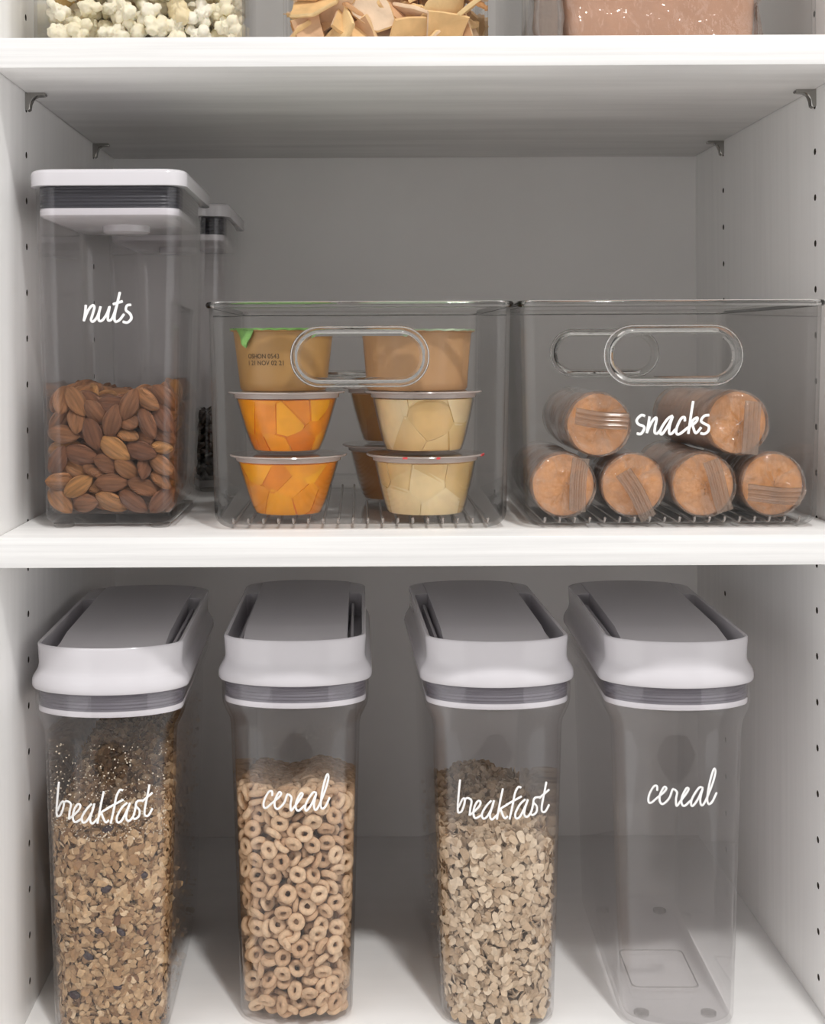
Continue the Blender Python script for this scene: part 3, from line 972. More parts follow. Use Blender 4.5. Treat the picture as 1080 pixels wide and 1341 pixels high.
def sauce_cup(label, loc, r0, r1, H, mat, foil, facets, code):
    t = thing('applesauce_cup', label, 'fruit cup', loc, 0, 'foil-lidded cups in the clear bin')
    n = 72
    def ring(r, z, d=0.0):
        P = []
        for i in range(n):
            a = 2 * PI * i / n
            k = 1.0 - (d * (0.5 + 0.5 * math.cos(a * 14)) ** 3 if facets else 0)
            P.append((r * k * math.cos(a), r * k * math.sin(a), z))
        return P
    L = [ring(r0 - 3, 0.5), ring(r0 - 1.2, 0), ring(r0, 1.4)]
    for k in range(1, 9):
        f = k / 8
        L.append(ring(r0 + (r1 - r0) * f, 1.4 + (H - 5) * f, 0.02 if 1 < k < 8 else 0))
    L += [ring(r1 + .2, H - 2.2), ring(r1 + 2.2, H - 1.6), ring(r1 + 2.4, H - .9), ring(r1 + 2.0, H - .5)]
    obj('cup_body', mesh('sauce_cup', *loft(L), mat, True, 40), t)
    # foil lid with a folded tab
    rng = random.Random(int(loc[0]))
    rim = [(r1 + 2.9 + 0.5 * math.sin(5 * a) + rng.uniform(-.2, .2)) for a in [2 * PI * i / n for i in range(n)]]
    fl = loft([[(rim[i] * math.cos(2 * PI * i / n), rim[i] * math.sin(2 * PI * i / n), H - 1.0 + .35 * math.sin(i * 2.1)) for i in range(n)],
               [(rim[i] * math.cos(2 * PI * i / n), rim[i] * math.sin(2 * PI * i / n), H + .1 + .35 * math.sin(i * 2.1)) for i in range(n)],
               circ(r1 - 1, H + .2, n), circ(3, H - .2, n)])
    lid = obj('foil_lid', mesh('foil_lid', *fl, foil, True, 50), t)
    if code:
        a0 = math.radians(228)
        tab = []
        m = 7
        for i in range(m):
            row = []
            for j in range(m):
                u, v = -1 + 2 * i / (m - 1), j / (m - 1)
                a = a0 + u * .24 * (1 - .7 * v)
                r = r1 + 3.0 + 1.2 * math.sin(v * 4 + u * 3) * v - 0.6 * v
                row.append((r * math.cos(a), r * math.sin(a), H - 13 * v * (1 - .25 * abs(u))))
            tab.append(row)
        V = [p for r_ in tab for p in r_]
        F = [(i * m + j, i * m + j + 1, (i + 1) * m + j + 1, (i + 1) * m + j) for i in range(m - 1) for j in range(m - 1)]
        V2 = [(p[0] * .985, p[1] * .985, p[2]) for p in V]
        o2 = len(V)
        F += [tuple(reversed([k + o2 for k in q])) for q in F]
        bnd = [i * m for i in range(m)] + [(m - 1) * m + j for j in range(1, m)] + [i * m + m - 1 for i in range(m - 2, -1, -1)] + [j for j in range(m - 2, 0, -1)]
        F += [(bnd[i], bnd[(i + 1) % len(bnd)], bnd[(i + 1) % len(bnd)] + o2, bnd[i] + o2) for i in range(len(bnd))]
        obj('pull_tab', mesh('pull_tab', V + V2, F, FOIL, True, 60), lid)
        # printed date code, bent round the cup
        for line, zc, ac in (('OSHON 0543', 22.0, -112.5), ('1 21 NOV 02 21', 17.5, -110.0)):
            cu = bpy.data.curves.new('date_code', 'FONT')
            cu.body = line
            cu.size = 4.4 * M
            cu.align_x = 'CENTER'
            cu.extrude = 0.00005
            tmp = obj('tmp', cu)
            bpy.context.view_layer.update()
            me = baked(tmp)
            bpy.data.objects.remove(tmp)
            for v in me.vertices:
                x, y = v.co.x / M * .92, v.co.y / M
                z = zc + y
                r = r0 + (r1 - r0) * (z - 1.4) / (H - 5) + .18 + v.co.z / M
                a = math.radians(ac) + x / r
                v.co = Vector((r * math.cos(a), r * math.sin(a), z)) * M
            me.materials.clear()
            finish(me, INK, False)
            obj('date_code', me, t)
    return t
sauce_cup('brown cup with crumpled green foil lid and date code on the orange stack', (-52.5, YC, ZB + 2 * CH), 29.5, 34.0, 42, SAUCE, FOIL, False, True)
sauce_cup('fluted brown cup with pale green foil lid on the pear stack', (39, YC, ZB + 2 * CH), 34.5, 37.5, 41, SAUCEP, FOILP, True, False)

# ------------------------------------------------------------------ wrapped biscuit rolls
BISCUIT = mesh('biscuit', *loft([[(x * k, y_, z * k) for x, z, _ in circ(20.8, 0, 32)] for k, y_ in ((.86, -4.4), (.97, -3.6), (1, -1.6), (1, 1.6), (.97, 3.6), (.86, 4.4))]), BISC, True, 50)
def roll(label, cx, cz, yf, length, yaw, crimp_rot, crimp_off, seed):
    r = 22.8
    t = thing('biscuit_roll', label, 'biscuit pack', (cx, yf, cz - r), yaw, 'wrapped biscuit rolls in the snacks bin')
    nb = int((length - 6) / 9.1)
    for k in range(nb):
        obj('biscuit', BISCUIT, t, (0, 3 + 4.6 + 9.1 * k, r))
    n, seg = 44, 26
    def wob(a, y, amp):
        return amp * mnoise.noise(Vector((math.cos(a) * 2.2 + seed * 7.3, math.sin(a) * 2.2, y * 0.045)))
    L = []
    for i in range(seg + 1):
        y = length * i / seg
        e = min(y, length - y)
        rr_ = r - 1.1 - (1.2 if e < 1 else 0)
        L.append([((rr_ + wob(2 * PI * k / n, y, .9)) * math.cos(2 * PI * k / n), y, r + (rr_ + wob(2 * PI * k / n, y, .9)) * math.sin(2 * PI * k / n)) for k in range(n)])
    obj('wrapper', mesh('wrapper', *loft(L, False, False), FILMB, True, 180), t)
    for end, y0, sg in (('front', 0.0, -1), ('rear', length, 1)):
        L = []
        rg = random.Random(seed * 10 + sg)
        m_ = 30
        pleat = [rg.uniform(-.5, 1.6) for _ in range(m_)]
        for i, (k_, dy) in enumerate(((.965, -1.0), (1.0, .2), (.93, 1.2), (.80, 1.5), (.64, 1.5), (.47, 1.3), (.3, 1.0), (.14, .8), (.03, .6))):
            ring = []
            for k in range(m_):
                a = 2 * PI * (k + (rg.uniform(-.3, .3) if i > 1 else 0)) / m_
                fold = (1.2 * pleat[k] * (1.2 - k_ * .4) + rg.uniform(-.8, 2.3)) if i > 1 else 0
                rr_ = (r - 1.3) * k_ * (1 + (rg.uniform(-.05, .05) if i > 1 else 0))
                ring.append((rr_ * math.cos(a), y0 + sg * (dy + max(fold, -.1)), r + rr_ * math.sin(a)))
            L.append(ring)
        ef = obj('end_fold', mesh('end_fold', *loft(L, False, True), FILMC, True, 9), t)
        if sg < 0:
            # flattened crimped fin lying over the folded end
            prof, m = [], 22
            W, Hh = 17.5, 5.6
            loops = []
            for i in range(m + 1):
                u = -Hh + 2 * Hh * i / m
                ridge = 0.75 * math.cos(u / Hh * PI * 3.5)
                loops.append((u, ridge))
            V, F = [], []
            cols = 9
            for lay in (0, 1):
                for j in range(cols + 1):
                    x = -W + 2 * W * j / cols
                    for u, ridge in loops:
                        V.append((x, -5.2 - (ridge if lay == 0 else ridge - .5) - .5 * math.sin(x * .17 + seed), u + .8 * math.sin(x * .12 + seed)))
            q = m + 1
            for lay in (0, 1):
                o_ = lay * (cols + 1) * q
                for j in range(cols):
                    for i in range(m):
                        F.append((o_ + j * q + i, o_ + (j + 1) * q + i, o_ + (j + 1) * q + i + 1, o_ + j * q + i + 1))
            c_, s_ = math.cos(crimp_rot), math.sin(crimp_rot)
            V = [(x * c_ - z * s_ + crimp_off[0], y, r + x * s_ + z * c_ + crimp_off[1]) for x, y, z in V]
            obj('crimp_seal', mesh('crimp_seal', V, F, FILMK, True, 70), ef)
    return t
RZ = Z_MID + 4.1 + 22.9
gap = 46.2
rows = [134.6 + gap * k for k in range(4)]
roll('wrapped biscuit roll on the bin floor closest to the fruit bin', rows[0], RZ, 43, 118, 0, PI / 2 - .1, (9, 1), 1)
roll('wrapped biscuit roll on the bin floor, second from the fruit bin', rows[1], RZ, 44, 118, 0, -1.05, (1, -6), 2)
roll('wrapped biscuit roll on the bin floor, third from the fruit bin', rows[2], RZ, 42, 118, 0, -1.25, (8, 0), 3)
roll('wrapped biscuit roll on the bin floor, fourth from the fruit bin', rows[3], RZ, 43, 118, 0, -.05, (-1, -6), 4)
roll('wrapped biscuit roll lying on top of the first two bottom rolls', rows[0] + gap / 2, RZ + 40.2, 42, 118, 0.0, -.12, (1, 4), 5)
roll('wrapped biscuit roll behind the word snacks, on the third and fourth rolls', rows[2] + gap / 2, RZ + 41.0, 43, 118, math.radians(5), 1.45, (7, -3), 6)

# ------------------------------------------------------------------ cereal dispensers
A0, A1, B0, B1, L0, L1 = 38.5, 44.6, 25.0, 28.0, 88.0, 90.0
ZN = 203.0                                               # body shoulder height
def body_abl(z):
    t = min(max(z / ZN, 0), 1)
    return A0 + (A1 - A0) * t, B0 + (B1 - B0) * t, L0 + (L1 - L0) * t

TALL = 1.017
def dispenser(label, loc, rz, word, box_px):
    t = thing('cereal_dispenser', label, 'dispenser', loc, rz, 'white-lidded dispensers')
    t.scale = (1, 1, TALL)
    th = 2.0
    outer = []
    for k in range(6):
        a = PI / 2 * k / 5
        ins, z = 5 * (1 - math.sin(a)), 1.0 + 5 * (1 - math.cos(a))
        A, B, L = body_abl(z)
        outer.append((A - ins, B - ins, L, z))
    for z in (30, 70, 110, 150, 185, 198):
        outer.append((*body_abl(z), z))
    outer += [(45.4, 28.2, 90, 203), (47.6, 28.8, 90, 207), (49.6, 29.4, 90, 211.5), (50.4, 29.6, 90, 215), (50.6, 29.6, 90, 222), (50.6, 29.6, 90, 228.6)]
    inner = [(a - th, b - th, l, z) for a, b, l, z in outer[7:]][::-1]
    A, B, L = body_abl(12)
    inner += [(A - th, B - th, L, 9), (A - th - 1, B - th - 1, L, 6), (A - th - 4, B - th - 4, L, 4.4)]
    obj('body', mesh('dispenser_body', *loft([stad(*p) for p in outer + inner]), CLEAR, True, 35), t)
    for sx in (-1, 1):
        for sy in (-1, 1):
            obj('foot', mesh('dispenser_foot', *loft([circ(4.2, 0, 20), circ(5.2, .6, 20), circ(5.2, 2, 20)]), CLEART), t, (sx * 23, sy * 84, 0))
    fr = [rrect(24 - d, 30 - d, 5, z) for d, z in ((0, 4.45), (0.2, 5.0), (.9, 5.0), (1.1, 4.45))]
    obj('base_mark', mesh('base_mark', *loft(fr + fr[:1], False, False), CLEART, False), t, (0, -25, 0))
    # silicone seal and white ring inside the neck
    g = []
    for k in range(11):
        e = .55 if k % 2 else 0
        g.append(stad(48.3 - e, 27.3 - e, 90, 229 - k * 1.1))
    obj('seal', mesh('dispenser_seal', *loft(g), SEALG, True, 25), t)['label'] = 'dark grey silicone seal'
    ring = [(48.5, 27.5, 218), (48.7, 27.7, 217), (48.4, 27.4, 214.4), (46.6, 26, 213.8)]
    obj('white_ring', mesh('dispenser_ring', *loft([stad(a, b, 90, z) for a, b, z in ring]), LIDW, True, 45), t)
    # lid: flared skirt, waist, upright rim, recess
    prof = [(50.6, 28.8, 229.2), (52.0, 30.1, 229.4), (52.7, 30.8, 230.4), (52.9, 31.0, 232.6), (52.6, 30.7, 235.0), (51.6, 29.8, 237.4), (50.0, 28.4, 239.8), (48.9, 27.4, 241.6), (48.3, 26.9, 243.8), (48.2, 26.8, 246),
            (48.5, 26.9, 251), (49.0, 27.2, 257), (48.8, 27.0, 258.2), (48.0, 26.4, 258.8), (47.0, 25.6, 258.6)]
    loops = [stad(a, b, 90, z, 32) for a, b, z in prof]
    V, F = loft(loops, True, False)
    n = len(loops[0])
    top0 = len(V) - n
    # recess outline: front follows the rim, rear stops short
    rec = []
    def reco(a, b, yr, z):
        P = []
        for i in range(17):
            tt = PI + PI * i / 16
            P.append((a * math.cos(tt), -90 + b * math.sin(tt), z))
        rr_ = 8
        for i in range(7):
            tt = PI / 2 * i / 6
            P.append((a - rr_ + rr_ * math.cos(tt), yr - rr_ + rr_ * math.sin(tt), z))
        for i in range(7):
            tt = PI / 2 + PI / 2 * i / 6
            P.append((-a + rr_ + rr_ * math.cos(tt), yr - rr_ + rr_ * math.sin(tt), z))
        return P
    R0 = reco(46.2, 25.0, 62, 258.2)
    me = bpy.data.meshes.new('dispenser_lid')
    bm = bmesh.new()
    bv = [bm.verts.new(v) for v in V]
    for q in F: bm.faces.new([bv[i] for i in q])
    topv = bv[top0:]
    rv = [bm.verts.new(p) for p in R0]
    ed = [bm.edges.get((topv[i], topv[(i + 1) % n])) for i in range(n)]
    ed += [bm.edges.new((rv[i], rv[(i + 1) % len(rv)])) for i in range(len(rv))]
    bmesh.ops.triangle_fill(bm, edges=ed, use_beauty=True)
    prev = rv
    for a, b, yr, z in ((45.9, 24.7, 61.7, 256.5), (45.6, 24.4, 61.4, 240.5)):
        nv = [bm.verts.new(p) for p in reco(a, b, yr, z)]
        for i in range(len(nv)):
            j = (i + 1) % len(nv)
            bm.faces.new((prev[i], prev[j], nv[j], nv[i]))
        prev = nv
    bm.faces.new(prev)
    bmesh.ops.recalc_face_normals(bm, faces=bm.faces)
    for v in bm.verts: v.co *= M
    bm.to_mesh(me); bm.free()
    finish(me, LIDW, True, 40)
    lid = obj('lid', me, t)
    # pouring flap: long plate with a sloped finger tab in front
    hw_ = 36.0
    ys = [-1, -70, -62, -20, 40, 62, 80, 100, 112]
    rows_ = []
    nx = 13
    def front(x): return -90 - 24.3 * math.sqrt(max(0, 1 - (x / 45.5) ** 2))
    def back(x): return 90 + 26.0 * math.sqrt(max(0, 1 - (x / 48.5) ** 2))
    V, F = [], []
    grid_y = [0, .05, .22, .24, .45, .7, .8, .93, 1]
    def ztop(f):
        if f < .22: return 252.2 + (257.6 - 252.2) * f / .22
        if f < .8: return 257.6 + (f - .22) / .58 * 2.0
        return 259.6 - (f - .8) * 2.0
    for lay in (0, 1):
        for f in grid_y:
            for i in range(nx):
                x = -hw_ + 2 * hw_ * i / (nx - 1)
                y = front(x) + (back(x) - front(x)) * f
                zt = ztop(f)
                zb = (242.0 if f < .75 else 258.3)
                V.append((x, y, zt if lay == 0 else min(zb, zt - .6)))
    gy = len(grid_y)
    for lay in (0, 1):
        o_ = lay * gy * nx
        for j in range(gy - 1):
            for i in range(nx - 1):
                F.append((o_ + j * nx + i, o_ + j * nx + i + 1, o_ + (j + 1) * nx + i + 1, o_ + (j + 1) * nx + i))
    bnd = [i for i in range(nx)] + [j * nx + nx - 1 for j in range(1, gy)] + [(gy - 1) * nx + i for i in range(nx - 2, -1, -1)] + [j * nx for j in range(gy - 2, 0, -1)]
    o_ = gy * nx
    F += [(bnd[i], bnd[(i + 1) % len(bnd)], bnd[(i + 1) % len(bnd)] + o_, bnd[i] + o_) for i in range(len(bnd))]
    flap = obj('pour_flap', mesh('pour_flap', V, F, DOORW, True, 14), lid)
    # hinge rails beside the flap
    rail = mesh('hinge_rail', *box(-1.0, 1.0, -86, 58, 240.6, 250.5), DOORW, False)
    for s in (-1, 1):
        obj('hinge_rail', rail, lid, (s * 39.2, 0, 0))
    def surf(x, z):
        A, B, L = body_abl(z)
        return -(L + B * math.sqrt(max(0.0, 1 - (x / A) ** 2))) - .15
    lettering(word, *box_px, t, surf, loc[1] - 116, loc, w=0.74, zs=TALL)
    return t

D1 = (-170.5, 152.0, 0.0); D2 = (-45.5, 172.0, 0.0); D3 = (90.5, 167.0, 0.0); D4 = (216.5, 163.0, 0.0)
Y1r, Y3r, Y4r = math.radians(1.0), math.radians(1.5), math.radians(-1.2)
dispenser('clear white-lidded dispenser of granola marked breakfast against the cabinet side', D1, Y1r, 'breakfast', (68, 193, 1022, 1077))
dispenser('clear white-lidded dispenser full of oat rings marked cereal', D2, 0.0, 'cereal', (342.5, 429, 1015, 1061))
dispenser('clear white-lidded dispenser of pale rolled oats marked breakfast', D3, Y3r, 'breakfast', (591, 711, 1021, 1074))
dispenser('empty clear white-lidded dispenser marked cereal', D4, Y4r, 'cereal', (851, 940, 1010, 1057))

def disp_inside(top, margin=2.2):
    """keeps spheres inside a dispenser (local coordinates)"""
    def f(P, r):
        out = np.zeros_like(P)
        z = P[:, 2]
        t = np.clip(z / ZN, 0, 1)
        a = A0 + (A1 - A0) * t - margin - r
        b = B0 + (B1 - B0) * t - margin - r
        L = L0 + (L1 - L0) * t
        out[:, 2] += np.maximum(4.8 + r - z, 0) - np.maximum(z - (top(P[:, 0], P[:, 1]) - r), 0)
        ax = np.abs(P[:, 0])
        out[:, 0] -= np.sign(P[:, 0]) * np.maximum(ax - a, 0)
        e = np.abs(P[:, 1]) - L
        q = np.sqrt((P[:, 0] / a) ** 2 + (np.maximum(e, 0) / b) ** 2)
        bad = (e > 0) & (q > 1)
        k = 1 - 1 / np.maximum(q, 1)
        out[:, 0] = np.where(bad, -P[:, 0] * k, out[:, 0])
        out[:, 1] = np.where(bad, -np.sign(P[:, 1]) * e * k, 0)
        return out
    return f

def wall_dist(P):
    """rough distance of local points to the dispenser's wall (mm)"""
    t = np.clip(P[:, 2] / ZN, 0, 1)
    a = A0 + (A1 - A0) * t - 2.2; b = B0 + (B1 - B0) * t - 2.2; L = L0 + (L1 - L0) * t
    e = np.maximum(np.abs(P[:, 1]) - L, 0)
    q = np.sqrt((P[:, 0] / a) ** 2 + (e / b) ** 2)
    return (1 - q) * np.where(e > 0, np.minimum(a, b), a)

# --- toasted oat rings
def oat_rings():
    rng = np.random.default_rng(21)
    top = lambda x, y: 165 + 3 * np.sin(x * .12) - (y + 115) * .22
    def ring_mesh(nm, n, m, seed, fat):
        L = []
        for i in range(n):
            a = 2 * PI * i / n
            k = 1 + .09 * mnoise.noise(Vector((math.cos(a) * 1.5, math.sin(a) * 1.5, seed * 3.7)))
            rr_ = 2.15 * fat * (1 + .14 * mnoise.noise(Vector((math.cos(a) * 2 + 9, math.sin(a) * 2, seed * 1.9))))
            L.append([((4.05 * k + rr_ * math.cos(2 * PI * j / m)) * math.cos(a), (4.05 * k * (1 - .04 * (seed % 3)) + rr_ * math.cos(2 * PI * j / m)) * math.sin(a), rr_ * .96 * math.sin(2 * PI * j / m)) for j in range(m)])
        L.append(L[0])
        return mesh(nm, *loft(L, False, False), RING, True, 180)
    kinds = [ring_mesh('oat_ring', 18, 9, s, f) for s, f in ((1, 1.0), (2, 1.06), (3, .95), (4, 1.1), (5, 1.0))]
    coarse = [data_of(ring_mesh('oat_ring_far', 10, 6, s, 1.02)) for s in (1, 2, 3)]
    c = lattice(3500, -42, 42, -116, 116, 6, 170, rng)
    ok = (wall_dist(c) > 1)
    c = c[ok]
    n = len(c)
    R = quat_mats(rand_quats(n, rng))
    fr = c[:, 1] < -72
    for i in np.nonzero(fr)[0]:
        if rng.random() < .72:
            a = rng.normal(0, .6)
            R[i] = np.array(Matrix.Rotation(a, 3, 'Z') @ Matrix.Rotation(PI / 2 + rng.normal(0, .5), 3, 'X'))
    k = np.arange(6) * PI / 3
    offs = np.stack([4.0 * np.cos(k), 4.0 * np.sin(k), 0 * k], 1)
    c, R = settle(c, R, offs, np.full(6, 2.15), disp_inside(top), 40, reach=13.0, down=0.12)
    loc = np.array(D2)
    vis = np.where(c[:, 1] < -60, wall_dist(c), 99) + np.maximum(0, (-95 - c[:, 1]) * 0)
    vis = np.minimum(vis, np.where(c[:, 1] < -40, (top(c[:, 0], c[:, 1]) - c[:, 2]) * 1.2 + 6, 99))
    vis = vis + (c[:, 1] + 112) * 0.06
    order = np.argsort(vis)
    for i in order[:295]:
        o = place('oat_ring', kinds[i % 5], c[i] + loc, R[i])
        tag(o, 'toasted oat ring in the dispenser marked cereal', 'cereal ring', 'oat rings in the cereal dispenser')
    rest = order[295:]
    me = mass('oat_ring_pile', coarse, c[rest] + loc, R[rest], np.ones((len(rest), 3)), RING)
    tag(obj('oat_ring_pile', me), 'toasted oat rings filling the inside of the cereal dispenser', 'cereal', kind='stuff')
oat_rings()

# --- rolled oats and granola
def flake(seed, w, l, h):
    """thin curled oat flake, closed"""
    rng = random.Random(seed)
    n = 8
    top, bot = [], []
    rim = []
    for i in range(n):
        a = 2 * PI * i / n
        k = 1 + rng.uniform(-.24, .2)
        x, y = l * k * math.cos(a), w * k * math.sin(a)
        rim.append((x, y, .12 * l * ((x / l) ** 2 - .4) + rng.uniform(-.3, .3)))
    V = rim + [(l * .1, 0, h), (0, w * .05, -h)]
    F = [(i, (i + 1) % n, n) for i in range(n)] + [((i + 1) % n, i, n + 1) for i in range(n)]
    return np.array(V), F

def fill_flakes(seed, top, spacing, tm, scale, mat, name, label, cat, D, rz, depth=13.0, flat=.5, extra=None):
    rng = np.random.default_rng(seed)
    c = lattice(int(80 * 230 * 200 / spacing ** 3), -42, 42, -116, 116, 5, 200, rng, .5)
    c = c[(c[:, 2] < 182)]
    tz = top(c[:, 0], c[:, 1])
    wd = wall_dist(c)
    keep = (wd > 1.1) & (c[:, 2] < 182) & (c[:, 2] < tz) & ((wd < depth) | (tz - c[:, 2] < depth)) & ((wd < depth * .55) | (c[:, 1] < -70) | (tz - c[:, 2] < depth))
    c, wd = c[keep], wd[keep]
    n = len(c)
    # flakes close to the wall lie against it, the others any way
    R = quat_mats(rand_quats(n, rng))
    nx = np.where(np.abs(c[:, 1]) > 86, c[:, 0] / 40 ** 2, np.sign(c[:, 0]))
    ny = np.where(np.abs(c[:, 1]) > 86, np.sign(c[:, 1]) * (np.abs(c[:, 1]) - 86) / 26 ** 2, 0)
    for i in range(n):
        if wd[i] < 4.6 or (wd[i] < 7 and rng.random() < flat):
            v = Vector((nx[i], ny[i], 0))
            if v.length < 1e-6: continue
            v = (v.normalized() + Vector(rng.normal(0, .10 + .12 * max(wd[i], 0), 3))).normalized()
            qd = v.to_track_quat('Z', 'Y').to_matrix() @ Matrix.Rotation(rng.uniform(0, 6.28), 3, 'Z')
            R[i] = np.array(qd)
    S = rng.uniform(scale[0], scale[1], (n, 1)) * rng.uniform(.9, 1.1, (n, 3))
    ca, sa = math.cos(rz), math.sin(rz)
    Z = np.array([[ca, -sa, 0], [sa, ca, 0], [0, 0, 1]])
    cw = c @ Z.T + np.array(D)
    Rw = np.einsum('ij,njk->nik', Z, R)
    me = mass(name, tm, cw, Rw, S, mat, True, 60)
    # solid heart of the heap, out of sight under the flakes
    core = []
    for z in (16, 60, 100, 140):
        A, B, L = body_abl(z)
        core.append([(p[0], p[1], min(p[2], float(top(np.array(p[0]), np.array(p[1]))) - 10)) for p in stad(A - 10, B - 10, L - 4, z)])
    V, F = loft(core)
    V = [tuple(Z @ np.array(v) + np.array(D)) for v in V]
    cme = mesh(name + '_core', V, F, mat, True)
    o = tag(obj(name, me), label, cat, kind='stuff')
    co = obj('heap_core', cme, o)
    co['kind'] = 'stuff'
    return o

oat_tm = [flake(s, 3.1 + .3 * (s % 3), 4.3 + .4 * (s % 2), .55) for s in range(8)]
fill_flakes(31, lambda x, y: 127 - (y + 100) * .07 + 3.5 * np.sin(x * .11 + 1) + 2 * np.sin(y * .1), 3.7, oat_tm, (.66, 1.02), OAT,
            'rolled_oats', 'pale rolled oats filling the lower half of a breakfast dispenser', 'oats', D3, Y3r)
gr_tm = [flake(s + 50, 2.2 + .35 * (s % 3), 3.1 + .5 * (s % 3), .7) for s in range(8)]
fill_flakes(33, lambda x, y: 136 + np.clip((y + 100) * .28, 0, 26) + np.clip((x - 8) * .5, 0, 16) + 3 * np.sin(x * .2), 2.9, gr_tm, (.5, 1.2), GRAN,
            'granola', 'golden brown granola filling the breakfast dispenser by the cabinet side', 'granola', D1, Y1r, flat=.2)

def scatter_front(name, label, cat, D, rz, n, zr, xr, size, mat, seed, inset=2.45, bias=None):
    """crumbs sticking to the inside of a dispenser's front wall"""
    rng = np.random.default_rng(seed)
    base = bmesh.new()
    bmesh.ops.create_icosphere(base, subdivisions=1, radius=1.0)
    tv = np.array([v.co[:] for v in base.verts]); tf = [tuple(v.index for v in f.verts) for f in base.faces]
    base.free()
    C = []
    while len(C) < n:
        x = rng.uniform(*xr); z = rng.uniform(*zr)
        if bias and rng.random() > bias((z - zr[0]) / (zr[1] - zr[0])): continue
        A, B, L = body_abl(z)
        A -= inset; B -= inset
        if abs(x) > A * .96: continue
        C.append((x, -(L + B * math.sqrt(1 - (x / A) ** 2)), z))
    C = np.array(C)
    ca, sa = math.cos(rz), math.sin(rz)
    Z = np.array([[ca, -sa, 0], [sa, ca, 0], [0, 0, 1]])
    S = rng.uniform(size[0], size[1], (n, 1)) * rng.uniform(.4, 1.2, (n, 3))
    me = mass(name, [(tv, tf)], C @ Z.T + np.array(D), quat_mats(rand_quats(n, rng)), S, mat)
    return tag(obj(name, me), label, cat, kind='stuff')
scatter_front('granola_crumbs', 'pale granola crumbs clinging to the front wall above the granola', 'crumbs', D1, Y1r, 620, (136, 200), (-40, 40), (.25, .8), CRUMB, 4, bias=lambda t: 1 - .75 * t)
scatter_front('cereal_dust', 'fine cereal dust clinging to the wall above the oat rings', 'crumbs', D2, 0, 900, (160, 205), (-40, 40), (.10, .24), CRUMB, 6)
scatter_front('oat_dust', 'fine oat dust clinging to the wall above the oats', 'crumbs', D3, Y3r, 260, (120, 175), (-38, 38), (.10, .28), CRUMB, 8)

def raisins():
    rng = np.random.default_rng(9)
    bm = bmesh.new()
    bmesh.ops.create_icosphere(bm, subdivisions=2, radius=1.0)
    for v in bm.verts:
        v.co *= 1 + .25 * mnoise.noise(v.co * 2.3)
        v.co = Vector((v.co.x * 4.2, v.co.y * 2.2, v.co.z * 2.6)) * M
    me = bpy.data.meshes.new('raisin')
    bm.to_mesh(me); bm.free()
    finish(me, RAISIN, True, 180)
    for u, v in ((136, 1163), (128, 1217), (154, 1219), (183, 1144), (192, 1108), (138, 1084), (94, 1301), (186, 1230), (150, 1290), (112, 1250)):
        Y = D1[1] - 112
        X, _, Z = px(u, v, Y)
        A, B, L = body_abl(Z)
        x = X - D1[0]
        y = -(L + (B - 4.6) * math.sqrt(max(0, 1 - (x / (A - 4.6)) ** 2)))
        X2, _, Z = px(u, v, D1[1] + y)
        tag(obj('raisin', me, None, (X2, D1[1] + y, Z), (rng.uniform(-.5, .5), rng.uniform(-.6, .6), rng.uniform(-.3, .3))),
            'dark raisin among the granola flakes', 'raisin', 'raisins in the granola')
raisins()

# ------------------------------------------------------------------ upper shelf: popcorn, chips, bagged mix
def plain_bin(label, x0, x1, y0, depth, H, rc, fil, grp):
    t = thing('acrylic_bin', label, 'bin', ((x0 + x1) / 2, y0 + depth / 2, Z_TOP), 0, grp)
    hw = (x1 - x0) / 2
    V, F = bin_body(hw, depth / 2, hw, depth / 2, H, rc, fil, 2.2, 0)
    obj('body', mesh('acrylic_bin', V, F, CLEARB, True, 35), t)
    return t
plain_bin('square clear bin of popcorn on the upper shelf', -214, -74.5, 38, 100, 110, 2.5, 2, 'clear bins on the upper shelf')
plain_bin('square clear bin of pita chips on the upper shelf', -49.5, 85.5, 38, 100, 110, 2.5, 2, 'clear bins on the upper shelf')
plain_bin('round-cornered clear bin on the upper shelf holding a bag of pinkish mix', 108.5, 302.5, 36, 190, 130, 8, 6, 'clear bins on the upper shelf')

